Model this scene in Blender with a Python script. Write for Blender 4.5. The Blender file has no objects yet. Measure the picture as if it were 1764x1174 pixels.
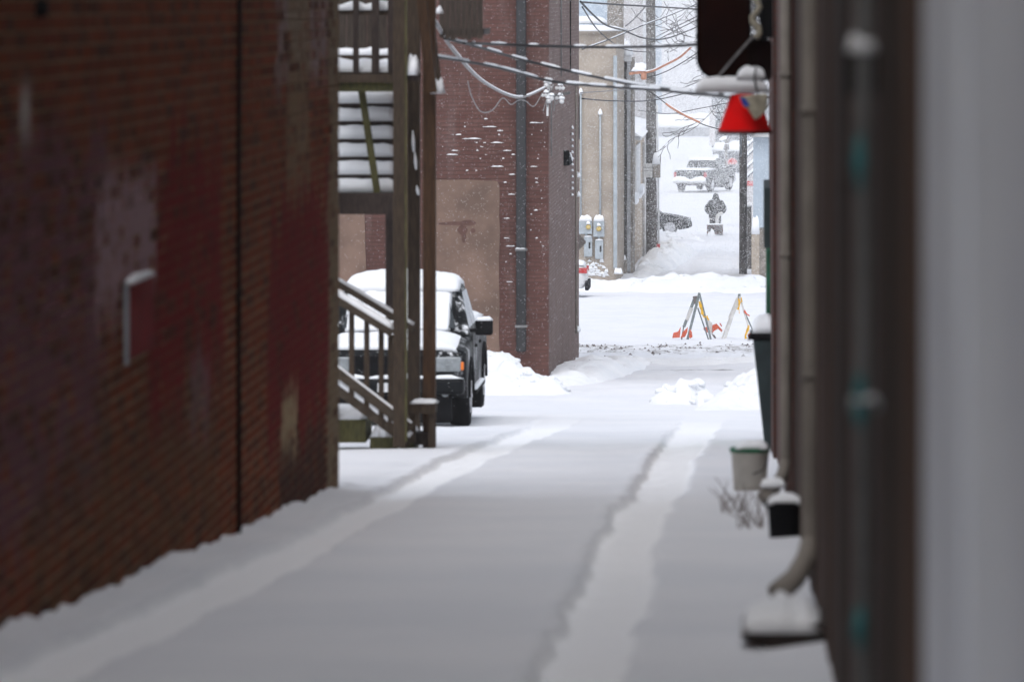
import bpy, math, random
from mathutils import Vector, noise, Matrix
random.seed(7)
R = math.radians
scn = bpy.context.scene
COL = scn.collection
F = 9800.0                      # focal length in photo pixels (200 mm lens)
VX = 1330.0                     # photo column of the alley's vanishing point; the horizon is the photo's top edge

# ------------------------------------------------------------------ camera, world, sun, exposure
cam = bpy.data.cameras.new('camera'); camo = bpy.data.objects.new('camera', cam); COL.objects.link(camo)
camo.location = (0, 0, 0); camo.rotation_euler = (R(90), 0, 0)
cam.sensor_width = 36; cam.lens = 200; cam.shift_x = (882 - VX) / 1764; cam.shift_y = -587 / 1764
cam.clip_start = .1; cam.clip_end = 6000
cam.dof.use_dof = True; cam.dof.focus_distance = 150; cam.dof.aperture_fstop = 4.2
scn.camera = camo

wd = bpy.data.worlds.new('World'); scn.world = wd; wd.use_nodes = True
wn = wd.node_tree.nodes; wl = wd.node_tree.links
sky = wn.new('ShaderNodeTexSky'); sky.sky_type = 'NISHITA'; sky.sun_disc = False
SUN_EL, SUN_ROT = R(60), R(187)
sky.sun_elevation = SUN_EL; sky.sun_rotation = SUN_ROT; sky.air_density = 1.0; sky.dust_density = 2.0; sky.ozone_density = 1.0
hs = wn.new('ShaderNodeHueSaturation'); hs.inputs['Saturation'].default_value = .36
wl.new(sky.outputs[0], hs.inputs['Color'])
wl.new(hs.outputs[0], wn['Background'].inputs['Color']); wn['Background'].inputs['Strength'].default_value = .15

sl = bpy.data.lights.new('sun', 'SUN'); so = bpy.data.objects.new('sun', sl); COL.objects.link(so)
sl.energy = 0.4; sl.angle = R(55); sl.color = (1, .985, .97)
sd = Vector((math.sin(SUN_ROT) * math.cos(SUN_EL), math.cos(SUN_ROT) * math.cos(SUN_EL), math.sin(SUN_EL)))
so.rotation_euler = (-sd).to_track_quat('-Z', 'Y').to_euler(); so.location = (0, 40, 60)

scn.view_settings.view_transform = 'Standard'; scn.view_settings.look = 'None'
scn.view_settings.exposure = 0.74; scn.view_settings.gamma = 1; scn.view_settings.use_curve_mapping = False
scn.render.engine = 'CYCLES'
scn.cycles.use_denoising = True
scn.cycles.max_bounces = 8; scn.cycles.diffuse_bounces = 5; scn.cycles.volume_bounces = 1; scn.cycles.glossy_bounces = 3
scn.cycles.sample_clamp_indirect = 6

# ------------------------------------------------------------------ geometry helpers
def P(px, py, D):
    return Vector(((px - VX) * D / F, D, -py * D / F))
def X_(px, D): return (px - VX) * D / F
def Z_(py, D): return -py * D / F
def lerp(a, b, t): return a + (b - a) * t
def sstep(a, b, x):
    t = min(1, max(0, (x - a) / (b - a))); return t * t * (3 - 2 * t)
def interp(tab, x):
    if x <= tab[0][0]: return tab[0][1]
    for (a, va), (b, vb) in zip(tab, tab[1:]):
        if x <= b: return va + (vb - va) * (x - a) / (b - a)
    return tab[-1][1]
def nz(x, y, z=0, oct=3):
    return noise.fractal(Vector((x, y, z)), .9, 2.1, oct)

PROF = [(-60, 1.4), (-20, -.5), (0, -1.38), (23, -2.60), (41, -3.54), (58, -4.56), (72.6, -5.44), (90, -6.27), (105, -6.86), (118, -7.28), (130, -7.77),
        (150, -8.3), (170, -8.75), (190, -9.16), (204, -9.4), (250, -10.35), (332, -11.1), (450, -11.3), (600, -11), (900, -4), (1300, 12), (2600, 34)]
def gz(D):   # the ground's profile along the alley, smoothed
    w = 2.5 if D < 140 else 6
    return (interp(PROF, D - w) + 2 * interp(PROF, D) + interp(PROF, D + w)) / 4
def g_inv(py):
    lo, hi = 8, 400
    for _ in range(40):
        m = (lo + hi) / 2
        if -gz(m) * F / m > py: lo = m
        else: hi = m
    return lo
def rwall(D): return .335 - .0045 * D       # alley face of the building on the right

ORG = {}
def org(o):
    while o is not None:
        if o.name in ORG: return ORG[o.name]
        o = o.parent
    return Vector((0, 0, 0))
def tag(o, label=None, cat=None, group=None, kind=None):
    if label: o['label'] = label
    if cat: o['category'] = cat
    if group: o['group'] = group
    if kind: o['kind'] = kind
    return o
def empty(name, loc, label=None, cat=None, group=None, rz=0, local=False):
    o = bpy.data.objects.new(name, None); COL.objects.link(o); o.location = loc; o.rotation_euler = (0, 0, rz)
    o.empty_display_size = .2
    ORG[o.name] = Vector((0, 0, 0)) if local else Vector(loc)
    return tag(o, label, cat, group)

class MB:
    def __init__(s): s.v = []; s.f = []
    def add(s, vs, fs):
        b = len(s.v); s.v += [tuple(v) for v in vs]; s.f += [tuple(i + b for i in f) for f in fs]; return s
    def box(s, x0, x1, y0, y1, z0, z1):
        return s.add([(x0, y0, z0), (x1, y0, z0), (x1, y1, z0), (x0, y1, z0), (x0, y0, z1), (x1, y0, z1), (x1, y1, z1), (x0, y1, z1)],
                     [(0, 3, 2, 1), (4, 5, 6, 7), (0, 1, 5, 4), (1, 2, 6, 5), (2, 3, 7, 6), (3, 0, 4, 7)])
    def pbox(s, px0, px1, py0, py1, D, depth):      # a box whose front face shows at these photo pixels when it stands at distance D
        return s.box(X_(px0, D), X_(px1, D), D, D + depth, Z_(py1, D), Z_(py0, D))
    def bar(s, a, b, w, h, up=(0, 0, 1)):            # a rectangular bar from a to b
        a = Vector(a); b = Vector(b); d = (b - a).normalized(); up = Vector(up)
        if abs(d.dot(up)) > .98: up = Vector((0, 1, 0))
        r = d.cross(up).normalized(); u = r.cross(d)
        vs = [c + r * (w / 2 * i) + u * (h / 2 * j) for c in (a, b) for i, j in ((-1, -1), (1, -1), (1, 1), (-1, 1))]
        return s.add(vs, [(3, 2, 1, 0), (4, 5, 6, 7), (0, 1, 5, 4), (1, 2, 6, 5), (2, 3, 7, 6), (3, 0, 4, 7)])
    def tube(s, pts, r, n=8, cap=True):
        pts = [Vector(p) for p in pts]; rr = r if isinstance(r, (list, tuple)) else [r] * len(pts)
        b = len(s.v); prev = None
        for i, p in enumerate(pts):
            d = (pts[min(i + 1, len(pts) - 1)] - pts[max(i - 1, 0)]).normalized()
            ref = prev if prev is not None else (Vector((0, 0, 1)) if abs(d.z) < .9 else Vector((0, 1, 0)))
            u = (ref - d * ref.dot(d)).normalized(); prev = u; w = d.cross(u)
            for k in range(n):
                a = 2 * math.pi * k / n
                s.v.append(tuple(p + (u * math.cos(a) + w * math.sin(a)) * rr[i]))
        for i in range(len(pts) - 1):
            for k in range(n):
                s.f.append((b + i * n + k, b + i * n + (k + 1) % n, b + (i + 1) * n + (k + 1) % n, b + (i + 1) * n + k))
        if cap:
            s.f.append(tuple(b + k for k in range(n))[::-1]); s.f.append(tuple(b + (len(pts) - 1) * n + k for k in range(n)))
        return s
    def lathe(s, prof, c, n=20, axis='z'):           # prof = [(radius, height)]
        b = len(s.v); c = Vector(c)
        for r, h in prof:
            for k in range(n):
                a = 2 * math.pi * k / n; q = (r * math.cos(a), r * math.sin(a), h)
                if axis == 'x': q = (h, q[0], q[1])
                if axis == 'y': q = (q[0], h, q[1])
                s.v.append(tuple(c + Vector(q)))
        for i in range(len(prof) - 1):
            for k in range(n):
                s.f.append((b + i * n + k, b + i * n + (k + 1) % n, b + (i + 1) * n + (k + 1) % n, b + (i + 1) * n + k))
        s.f.append(tuple(b + k for k in range(n))[::-1]); s.f.append(tuple(b + (len(prof) - 1) * n + k for k in range(n)))
        return s
    def prism(s, poly, a, b, axis='y'):               # polygon extruded along an axis
        n = len(poly); vs = []
        for t in (a, b):
            for p, q in poly: vs.append({'y': (p, t, q), 'x': (t, p, q), 'z': (p, q, t)}[axis])
        return s.add(vs, [tuple(range(n))[::-1], tuple(range(n, 2 * n))] + [(i, (i + 1) % n, n + (i + 1) % n, n + i) for i in range(n)])
    def pad(s, x0, x1, y0, y1, z, h, n=10, m=6, wob=.25, seed=0, ez=4, base=None):   # a rounded cap of lying snow
        b = len(s.v); cx, cy = (x0 + x1) / 2, (y0 + y1) / 2
        for j in range(m + 1):
            for i in range(n + 1):
                u = 2 * i / n - 1; v = 2 * j / m - 1
                e = max(0, (1 - abs(u) ** ez) * (1 - abs(v) ** ez)) ** .5
                x = cx + (x1 - x0) / 2 * u; y = cy + (y1 - y0) / 2 * v
                zz = (base(x, y) if base else z)
                s.v.append((x, y, zz + h * e * (1 + 1.35 * wob * nz(x * 5 / max(.2, x1 - x0) + seed, y * 2 + seed, seed))))
        for j in range(m):
            for i in range(n):
                a = b + j * (n + 1) + i
                s.f.append((a, a + 1, a + n + 2, a + n + 1))
        rim = [b + i for i in range(n + 1)] + [b + j * (n + 1) + n for j in range(1, m + 1)] + [b + m * (n + 1) + i for i in range(n - 1, -1, -1)] + [b + j * (n + 1) for j in range(m - 1, 0, -1)]
        s.f.append(tuple(rim[::-1]))
        return s
    def build(s, name, m, parent=None, smooth=False, bevel=0, label=None, world=True):
        me = bpy.data.meshes.new(name); o_ = org(parent) if (parent is not None and world) else Vector((0, 0, 0))
        me.from_pydata([(v[0] - o_.x, v[1] - o_.y, v[2] - o_.z) for v in s.v], [], s.f); me.update()
        if m: me.materials.append(m)
        if smooth:
            for p in me.polygons: p.use_smooth = True
        o = bpy.data.objects.new(name, me); COL.objects.link(o)
        if parent is not None: o.parent = parent
        if bevel:
            bv = o.modifiers.new('bevel', 'BEVEL'); bv.width = bevel; bv.segments = 2; bv.limit_method = 'ANGLE'; bv.angle_limit = R(40)
        if label: o['label'] = label
        return o

# ------------------------------------------------------------------ materials
def new_mat(name):
    m = bpy.data.materials.new(name); m.use_nodes = True
    nt = m.node_tree; return m, nt, nt.nodes['Principled BSDF']
def N(nt, t, **kw):
    n = nt.nodes.new(t)
    for k, v in kw.items(): setattr(n, k, v)
    return n
def math_(nt, op, a, b=None):
    n = N(nt, 'ShaderNodeMath', operation=op)
    for i, v in enumerate((a, b)):
        if v is None: continue
        if hasattr(v, 'links') or hasattr(v, 'is_linked'): nt.links.new(v, n.inputs[i])
        else: n.inputs[i].default_value = v
    return n.outputs[0]
def mixc(nt, f, a, b, mode='MIX'):
    n = N(nt, 'ShaderNodeMix', data_type='RGBA', blend_type=mode)
    for i, v in ((0, f), (6, a), (7, b)):
        if isinstance(v, (int, float)): n.inputs[i].default_value = v
        elif isinstance(v, tuple): n.inputs[i].default_value = v + (1,) if len(v) == 3 else v
        else: nt.links.new(v, n.inputs[i])
    return n.outputs[2]
def noise_(nt, scale, detail=4, vec=None, rough=.55):
    n = N(nt, 'ShaderNodeTexNoise'); n.inputs['Scale'].default_value = scale; n.inputs['Detail'].default_value = detail; n.inputs['Roughness'].default_value = rough
    if vec is not None: nt.links.new(vec, n.inputs['Vector'])
    return n.outputs['Fac']
def ramp_(nt, fac, a, b):
    n = N(nt, 'ShaderNodeMapRange', interpolation_type='SMOOTHSTEP'); nt.links.new(fac, n.inputs[0]); n.inputs[1].default_value = a; n.inputs[2].default_value = b
    return n.outputs[0]
def bump_(nt, bsdf, h, strength, dist=.02):
    b = N(nt, 'ShaderNodeBump'); b.inputs['Strength'].default_value = strength; b.inputs['Distance'].default_value = dist
    nt.links.new(h, b.inputs['Height']); nt.links.new(b.outputs[0], bsdf.inputs['Normal'])
def pos_(nt, stretch=None):
    g = N(nt, 'ShaderNodeNewGeometry').outputs['Position']
    if stretch:
        mp = N(nt, 'ShaderNodeMapping'); mp.inputs['Scale'].default_value = stretch; nt.links.new(g, mp.inputs['Vector']); return mp.outputs[0]
    return g
def mat(name, col, rough=.75, var=.25, scale=6, bump=.3, bscale=60, metal=0, stretch=None, snow=0, spec=.3, run=None):
    m, nt, b = new_mat(name)
    p = pos_(nt, stretch)
    f = noise_(nt, scale, 6, p)
    dark = tuple(c * (1 - var) for c in col); lite = tuple(min(1, c * (1 + var)) for c in col)
    c = mixc(nt, ramp_(nt, f, .3, .7), dark, lite)
    if snow:                                          # dry snow blown onto and stuck to the surface
        g2 = pos_(nt, run)
        s_ = ramp_(nt, noise_(nt, 3.2, 8, g2, .75), .62 - snow * .3, .74 - snow * .25)
        c = mixc(nt, s_, c, (.8, .82, .85))
    nt.links.new(c, b.inputs['Base Color']); b.inputs['Roughness'].default_value = rough; b.inputs['Metallic'].default_value = metal
    b.inputs['Specular IOR Level'].default_value = spec
    if bump: bump_(nt, b, noise_(nt, bscale, 4, p), bump, .01)
    return m

def snow_mat(name, dirt_and_light=False, lump=.35):
    m, nt, b = new_mat(name); p = pos_(nt)
    c = mixc(nt, ramp_(nt, noise_(nt, .6, 4, p), .3, .7), (.80, .82, .85), (.86, .87, .89))
    if dirt_and_light:
        at = N(nt, 'ShaderNodeAttribute', attribute_name='rut_light')   # light in the ruts put into the colour: pressed snow lighter, loose snow greyer
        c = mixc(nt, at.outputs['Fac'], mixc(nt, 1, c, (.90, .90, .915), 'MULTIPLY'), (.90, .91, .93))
    if dirt_and_light:                                          # churned brown slush along the wheel lanes of the cross street
        sp = N(nt, 'ShaderNodeSeparateXYZ'); nt.links.new(p, sp.inputs[0]); y = sp.outputs[1]; x = sp.outputs[0]
        st = pos_(nt, (.9, .55, 1))
        def band(a, b_, e):
            return math_(nt, 'MULTIPLY', ramp_(nt, y, a - e, a + e), math_(nt, 'SUBTRACT', 1, ramp_(nt, y, b_ - e, b_ + e)))
        s1 = math_(nt, 'MULTIPLY', band(116.5, 124.5, 1.2), ramp_(nt, noise_(nt, 2.6, 9, st, .8), .47, .6))
        c = mixc(nt, math_(nt, 'MULTIPLY', s1, .8), c, (.19, .17, .155))
        s2 = math_(nt, 'MULTIPLY', band(105.85, 106.2, .08), ramp_(nt, math_(nt, 'ADD', x, noise_(nt, 2, 4, p)), -2.2, -1.2))
        c = mixc(nt, math_(nt, 'MULTIPLY', s2, .75), c, (.16, .16, .17))
        s3 = math_(nt, 'MULTIPLY', band(95, 112, 4), ramp_(nt, noise_(nt, 7, 3, p), .735, .76))
        c = mixc(nt, math_(nt, 'MULTIPLY', s3, .6), c, (.2, .18, .17))
    nt.links.new(c, b.inputs['Base Color']); b.inputs['Roughness'].default_value = .85; b.inputs['Specular IOR Level'].default_value = .2
    h = math_(nt, 'ADD', noise_(nt, 9, 5, p), math_(nt, 'MULTIPLY', noise_(nt, 70, 3, p), .25))
    bump_(nt, b, h, lump, .03)
    return m
M = {}
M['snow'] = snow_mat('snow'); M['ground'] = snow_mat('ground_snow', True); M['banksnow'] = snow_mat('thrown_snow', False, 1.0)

LX = -3.12                                            # alley face of the brick building on the left
def wallD(px): return F * -LX / (VX - px)
COURSE, BLEN = .0677, .213
def old_brick(name, mortar=False):                    # sooty red brick with the remains of painted signs
    m, nt, b = new_mat(name); p = pos_(nt)
    sp = N(nt, 'ShaderNodeSeparateXYZ'); nt.links.new(p, sp.inputs[0]); y, z = sp.outputs[1], sp.outputs[2]
    if mortar:
        c = mixc(nt, ramp_(nt, noise_(nt, 3, 6, p), .3, .7), (.34, .26, .155), (.52, .41, .26))
    else:
        row = math_(nt, 'FLOOR', math_(nt, 'DIVIDE', z, COURSE))
        off = math_(nt, 'MULTIPLY', math_(nt, 'FRACT', math_(nt, 'MULTIPLY', row, .5)), BLEN)
        colm = math_(nt, 'FLOOR', math_(nt, 'DIVIDE', math_(nt, 'ADD', y, off), BLEN))
        cv = N(nt, 'ShaderNodeCombineXYZ'); nt.links.new(row, cv.inputs[0]); nt.links.new(colm, cv.inputs[1])
        w = N(nt, 'ShaderNodeTexWhiteNoise'); nt.links.new(cv.outputs[0], w.inputs['Vector'])
        cr = N(nt, 'ShaderNodeValToRGB'); e = cr.color_ramp.elements
        e[0].position = 0; e[0].color = (.07, .024, .014, 1); e[1].position = 1; e[1].color = (.26, .08, .034, 1)
        for q, k in ((.25, (.20, .042, .013, 1)), (.55, (.34, .072, .021, 1)), (.8, (.24, .04, .012, 1))):
            el = e.new(q); el.color = k
        nt.links.new(w.outputs['Value'], cr.inputs[0])
        c = mixc(nt, math_(nt, 'MULTIPLY', noise_(nt, 14, 5, p), .8), cr.outputs[0], (.075, .045, .03))
    flake = None if mortar else w.outputs['Value']
    warp = noise_(nt, 2.2, 5, pos_(nt, (1, 1, .35)), .6)
    def patch(c, d0, d1, z0, z1, col, amt, wy=.5, wz=.7, tear=.42):
        yy = math_(nt, 'ADD', y, math_(nt, 'MULTIPLY', math_(nt, 'SUBTRACT', warp, .5), wy * 3))
        zz = math_(nt, 'ADD', z, math_(nt, 'MULTIPLY', math_(nt, 'SUBTRACT', noise_(nt, 1.7, 3, pos_(nt, (1, 2.2, .2))), .5), wz * 3))
        k = math_(nt, 'MULTIPLY', math_(nt, 'MULTIPLY', ramp_(nt, yy, d0 - .06, d0 + .06), math_(nt, 'SUBTRACT', 1, ramp_(nt, yy, d1 - .06, d1 + .06))),
                  math_(nt, 'MULTIPLY', ramp_(nt, zz, z0 - .15, z0 + .15), math_(nt, 'SUBTRACT', 1, ramp_(nt, zz, z1 - .1, z1 + .1))))
        tn = noise_(nt, 5, 6, p, .7)
        if flake is not None: tn = math_(nt, 'ADD', tn, math_(nt, 'MULTIPLY', math_(nt, 'SUBTRACT', flake, .45), .3))
        k = math_(nt, 'MULTIPLY', k, ramp_(nt, tn, tear - .07, tear + .06))
        return mixc(nt, math_(nt, 'MULTIPLY', k, amt), c, col)
    c = patch(c, 28.6, 32.2, -2.1, -.72, (.18, .014, .017), .85)
    c = patch(c, 35.3, 40.0, -2.85, -1.3, (.17, .013, .017), .86, .5, .5, .38)
    c = patch(c, 35.8, 40.6, -.5, .4, (.34, .30, .30), .7, .4, .3, .48)
    c = patch(c, 36.6, 38.4, -1.2, .4, (.27, .21, .13), .7, .4, .4, .45)
    c = patch(c, 40.0, 42.0, -4, .5, (.24, .205, .135), .8, .35, .4, .4)
    c = patch(c, 22.0, 26.6, -2.25, -.6, (.17, .085, .11), .75, .6, .5, .48)
    c = patch(c, 26.2, 28.7, -1.5, -.85, (.40, .27, .29), .88, .3, .2, .44)
    c = patch(c, 30.5, 31.6, -2.35, -1.95, (.28, .17, .19), .8, .3, .3, .45)
    c = patch(c, 36.2, 37.4, -2.95, -2.55, (.46, .36, .22), .9, .25, .2, .42)
    c = patch(c, 36.0, 39.8, -3.7, -2.9, (.03, .028, .028), .7, .5, .3, .45)
    c = patch(c, 23.6, 23.95, -.55, -.38, (.6, .56, .52), .9, .05, .04, .2)
    c = patch(c, 24, 32, -2.9, -2.0, (.10, .07, .035), .5, .8, .6, .5)
    nt.links.new(c, b.inputs['Base Color']); b.inputs['Roughness'].default_value = .95; b.inputs['Specular IOR Level'].default_value = .05
    bump_(nt, b, noise_(nt, 45, 5, p), .5, .01)
    return m
M['brick'] = old_brick('old_red_brick'); M['mortar'] = old_brick('sooty_mortar', True)

def far_brick(name, c1, c2, mort, axis, bw=.213, bh=COURSE):
    m, nt, b = new_mat(name); g = pos_(nt)
    sp = N(nt, 'ShaderNodeSeparateXYZ'); nt.links.new(g, sp.inputs[0]); cb = N(nt, 'ShaderNodeCombineXYZ')
    nt.links.new(sp.outputs[axis], cb.inputs[0]); nt.links.new(sp.outputs[2], cb.inputs[1])
    br = N(nt, 'ShaderNodeTexBrick'); nt.links.new(cb.outputs[0], br.inputs['Vector'])
    br.inputs['Scale'].default_value = 1; br.inputs['Brick Width'].default_value = bw; br.inputs['Row Height'].default_value = bh; br.inputs['Mortar Size'].default_value = .006
    br.inputs['Color1'].default_value = c1 + (1,); br.inputs['Color2'].default_value = c2 + (1,); br.inputs['Mortar'].default_value = mort + (1,)
    c = mixc(nt, math_(nt, 'MULTIPLY', ramp_(nt, noise_(nt, .9, 7, g, .65), .4, .75), .5), br.outputs['Color'], tuple(x * .5 for x in c1))
    st = pos_(nt, (3, 3, .35))
    c = mixc(nt, math_(nt, 'MULTIPLY', ramp_(nt, noise_(nt, 1.2, 6, st, .6), .5, .8), .4), c, (.2, .16, .15))
    nt.links.new(c, b.inputs['Base Color']); b.inputs['Roughness'].default_value = .85; b.inputs['Specular IOR Level'].default_value = .2
    hh = math_(nt, 'ADD', math_(nt, 'MULTIPLY', br.outputs['Fac'], -1), math_(nt, 'MULTIPLY', noise_(nt, 30, 4, g), .4))
    bump_(nt, b, hh, .8, .015)
    return m
M['fbrick'] = far_brick('painted_maroon_brick', (.098, .043, .036), (.126, .060, .050), (.082, .046, .038), 0)
M['fbrick_side'] = far_brick('weathered_brown_brick', (.115, .074, .066), (.16, .105, .094), (.21, .16, .14), 1)
M['plaster'] = mat('tan_render_patch', (.165, .108, .083), .9, .25, 1.6, .3, 50)
M['wood'] = mat('weathered_stair_wood', (.046, .031, .020), .85, .35, 9, .5, 40, stretch=(6, 6, .7))
M['woodh'] = mat('weathered_rail_wood', (.055, .041, .029), .85, .3, 9, .5, 40, stretch=(.8, 3, 6))
M['woodred'] = mat('reddish_stained_wood', (.060, .030, .014), .8, .3, 9, .4, 40, stretch=(6, 6, .7))
M['wooddark'] = mat('wet_dark_wood', (.035, .024, .02), .8, .35, 9, .4, 40, stretch=(5, 5, 1))
M['woodgreen'] = mat('mossy_wood', (.07, .065, .025), .9, .35, 9, .4, 40, stretch=(5, 5, 1))
M['boards'] = mat('old_board_wall', (.05, .038, .03), .85, .4, 12, .5, 40, stretch=(8, 8, .5))
M['grime'] = mat('dark_brown_wall', (.020, .012, .009), .8, .4, 3, .5, 30, stretch=(1, 1, .4))
M['greywall'] = mat('white_painted_wall', (.72, .77, .90), .8, .16, .9, .2, 30)
M['spout'] = mat('taupe_downspout', (.23, .205, .18), .7, .15, 4, .1, 30)
M['conduit'] = mat('grey_conduit', (.17, .17, .17), .5, .25, 5, .2, 30)
M['teal'] = mat('teal_paint', (.03, .19, .21), .6, .2, 8, .2, 30)
M['black'] = mat('black_plastic', (.008, .008, .009), .75, .3, 8, .1, 40, spec=.05)
M['dsign'] = mat('dark_sign_panel', (.006, .002, .0015), .95, .5, 2, .2, 20, spec=0)
M['redlamp'] = mat('red_enamel', (.58, .003, .003), .8, .2, 3, .2, 30, spec=.05)
M['redsign'] = mat('red_painted_panel', (.20, .006, .008), .7, .2, 5, .1, 30, spec=.1)
M['white'] = mat('white_trim', (.62, .63, .64), .6, .08, 3, .1, 30)
M['galv'] = mat('galvanised_steel', (.36, .40, .43), .5, .12, 4, .1, 40, metal=.2)
M['meterface'] = mat('meter_glass_rim', (.55, .42, .16), .4, .3, 20, .1, 40)
M['tan'] = mat('tan_stucco', (.35, .30, .25), .9, .16, 1.2, .6, 22)
M['tan2'] = mat('tan_painted_wall', (.42, .35, .28), .9, .14, 1.2, .5, 22, snow=.12)
M['greyrough'] = mat('grey_rough_block', (.24, .215, .19), .9, .3, 5, .6, 22)
M['pole'] = mat('tarred_pole_wood', (.12, .113, .106), .9, .4, 6, .6, 26, stretch=(4, 4, .5), snow=.10)
M['bluewall'] = mat('pale_blue_siding', (.42, .49, .56), .7, .06, 2, .1, 20)
M['palewall'] = mat('pale_grey_siding', (.52, .50, .50), .8, .08, 2, .2, 20)
M['greyhouse'] = mat('slate_grey_siding', (.16, .17, .185), .8, .15, 2, .2, 20)
M['concrete'] = mat('concrete_post', (.36, .31, .255), .9, .15, 5, .5, 30)
M['wire'] = mat('black_wire', (.014, .014, .016), .6, .2, 5, 0)
M['wiregrey'] = mat('frosted_cable', (.22, .215, .215), .7, .3, 9, .2, 30)
M['orange'] = mat('orange_line_hose', (.46, .22, .14), .6, .2, 6, .1, 30)
M['carblack'] = mat('black_car_paint', (.008, .009, .010), .4, .2, 4, 0, spec=.07)
M['carblacksnow'] = mat('black_paint_with_stuck_snow', (.008, .009, .010), .5, .2, 4, 0, snow=.27, spec=.06, run=(1.6, 1.6, .45))
M['cargrey'] = mat('dark_green_grey_paint', (.025, .032, .034), .35, .2, 4, 0, snow=.12)
M['carwhite'] = mat('white_car_paint', (.6, .6, .6), .3, .05, 4, 0)
M['tyre'] = mat('tyre_rubber', (.009, .009, .010), .9, .3, 8, .2, 40, spec=.1)
M['rim'] = mat('alloy_rim', (.5, .5, .52), .4, .2, 10, 0, metal=.5, snow=.3)
M['glass'] = mat('dark_glass', (.02, .026, .03), .15, .2, 3, 0, spec=.6)
M['chrome'] = mat('dull_chrome', (.45, .46, .47), .3, .2, 10, 0, metal=.8, snow=.1)
M['amber'] = mat('amber_lens', (.85, .20, .02), .3, .1, 10, 0)
M['tail'] = mat('red_lens', (.42, .03, .03), .3, .1, 10, 0)
M['lens'] = mat('headlight_lens', (.22, .24, .25), .15, .2, 12, 0, spec=.7)
M['bred'] = mat('faded_orange_red_board', (.62, .13, .07), .6, .2, 12, .1, 40, snow=.12)
M['bgrey'] = mat('grey_barricade_leg', (.20, .23, .235), .6, .2, 10, .1, 40, snow=.1)
M['bwhite'] = mat('white_barricade_leg', (.62, .61, .59), .6, .1, 10, .1, 40)
M['byellow'] = mat('yellow_warning_tape', (.75, .42, .03), .6, .2, 12, .1, 40)
M['coat'] = mat('dark_coat_cloth', (.022, .026, .025), .9, .3, 12, .3, 40, snow=.2)
M['skin'] = mat('skin', (.25, .15, .115), .6, .1, 10, 0)
M['blower'] = mat('snow_blower_red', (.16, .05, .04), .5, .3, 10, .1, 40, snow=.38)
M['engine'] = mat('dark_engine', (.03, .03, .032), .6, .3, 10, .1, 40, snow=.22)
M['green'] = mat('green_lid_plastic', (.008, .10, .045), .5, .2, 8, .1, 40)
M['bucket'] = mat('off_white_bucket', (.46, .43, .38), .6, .1, 5, .1, 40)
M['bin'] = mat('slate_bin_plastic', (.022, .034, .036), .7, .2, 5, .1, 40)
M['weed'] = mat('dry_weed_stalk', (.14, .10, .085), .9, .3, 8, 0)
M['bark'] = mat('bare_branch_bark', (.10, .095, .092), .9, .3, 8, 0, snow=.22)
M['sheet'] = mat('grey_sign_back', (.17, .15, .14), .6, .15, 6, .1, 40)
M['bluecloth'] = mat('blue_plastic', (.03, .06, .35), .5, .2, 8, .2, 40)
M['cloth'] = mat('grey_tan_rag', (.33, .30, .23), .9, .3, 14, .5, 30)
M['porcelain'] = mat('white_insulator', (.62, .62, .62), .3, .1, 10, 0)
M['ink'] = mat('black_sign_ink', (.02, .02, .02), .7, .1, 10, 0)
M['mid_red'] = mat('round_sign_red', (.55, .06, .06), .6, .1, 6, 0)
M['kerbdirt'] = mat('dirty_slush_clod', (.13, .11, .10), .9, .4, 10, .5, 30, snow=.3)

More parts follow.
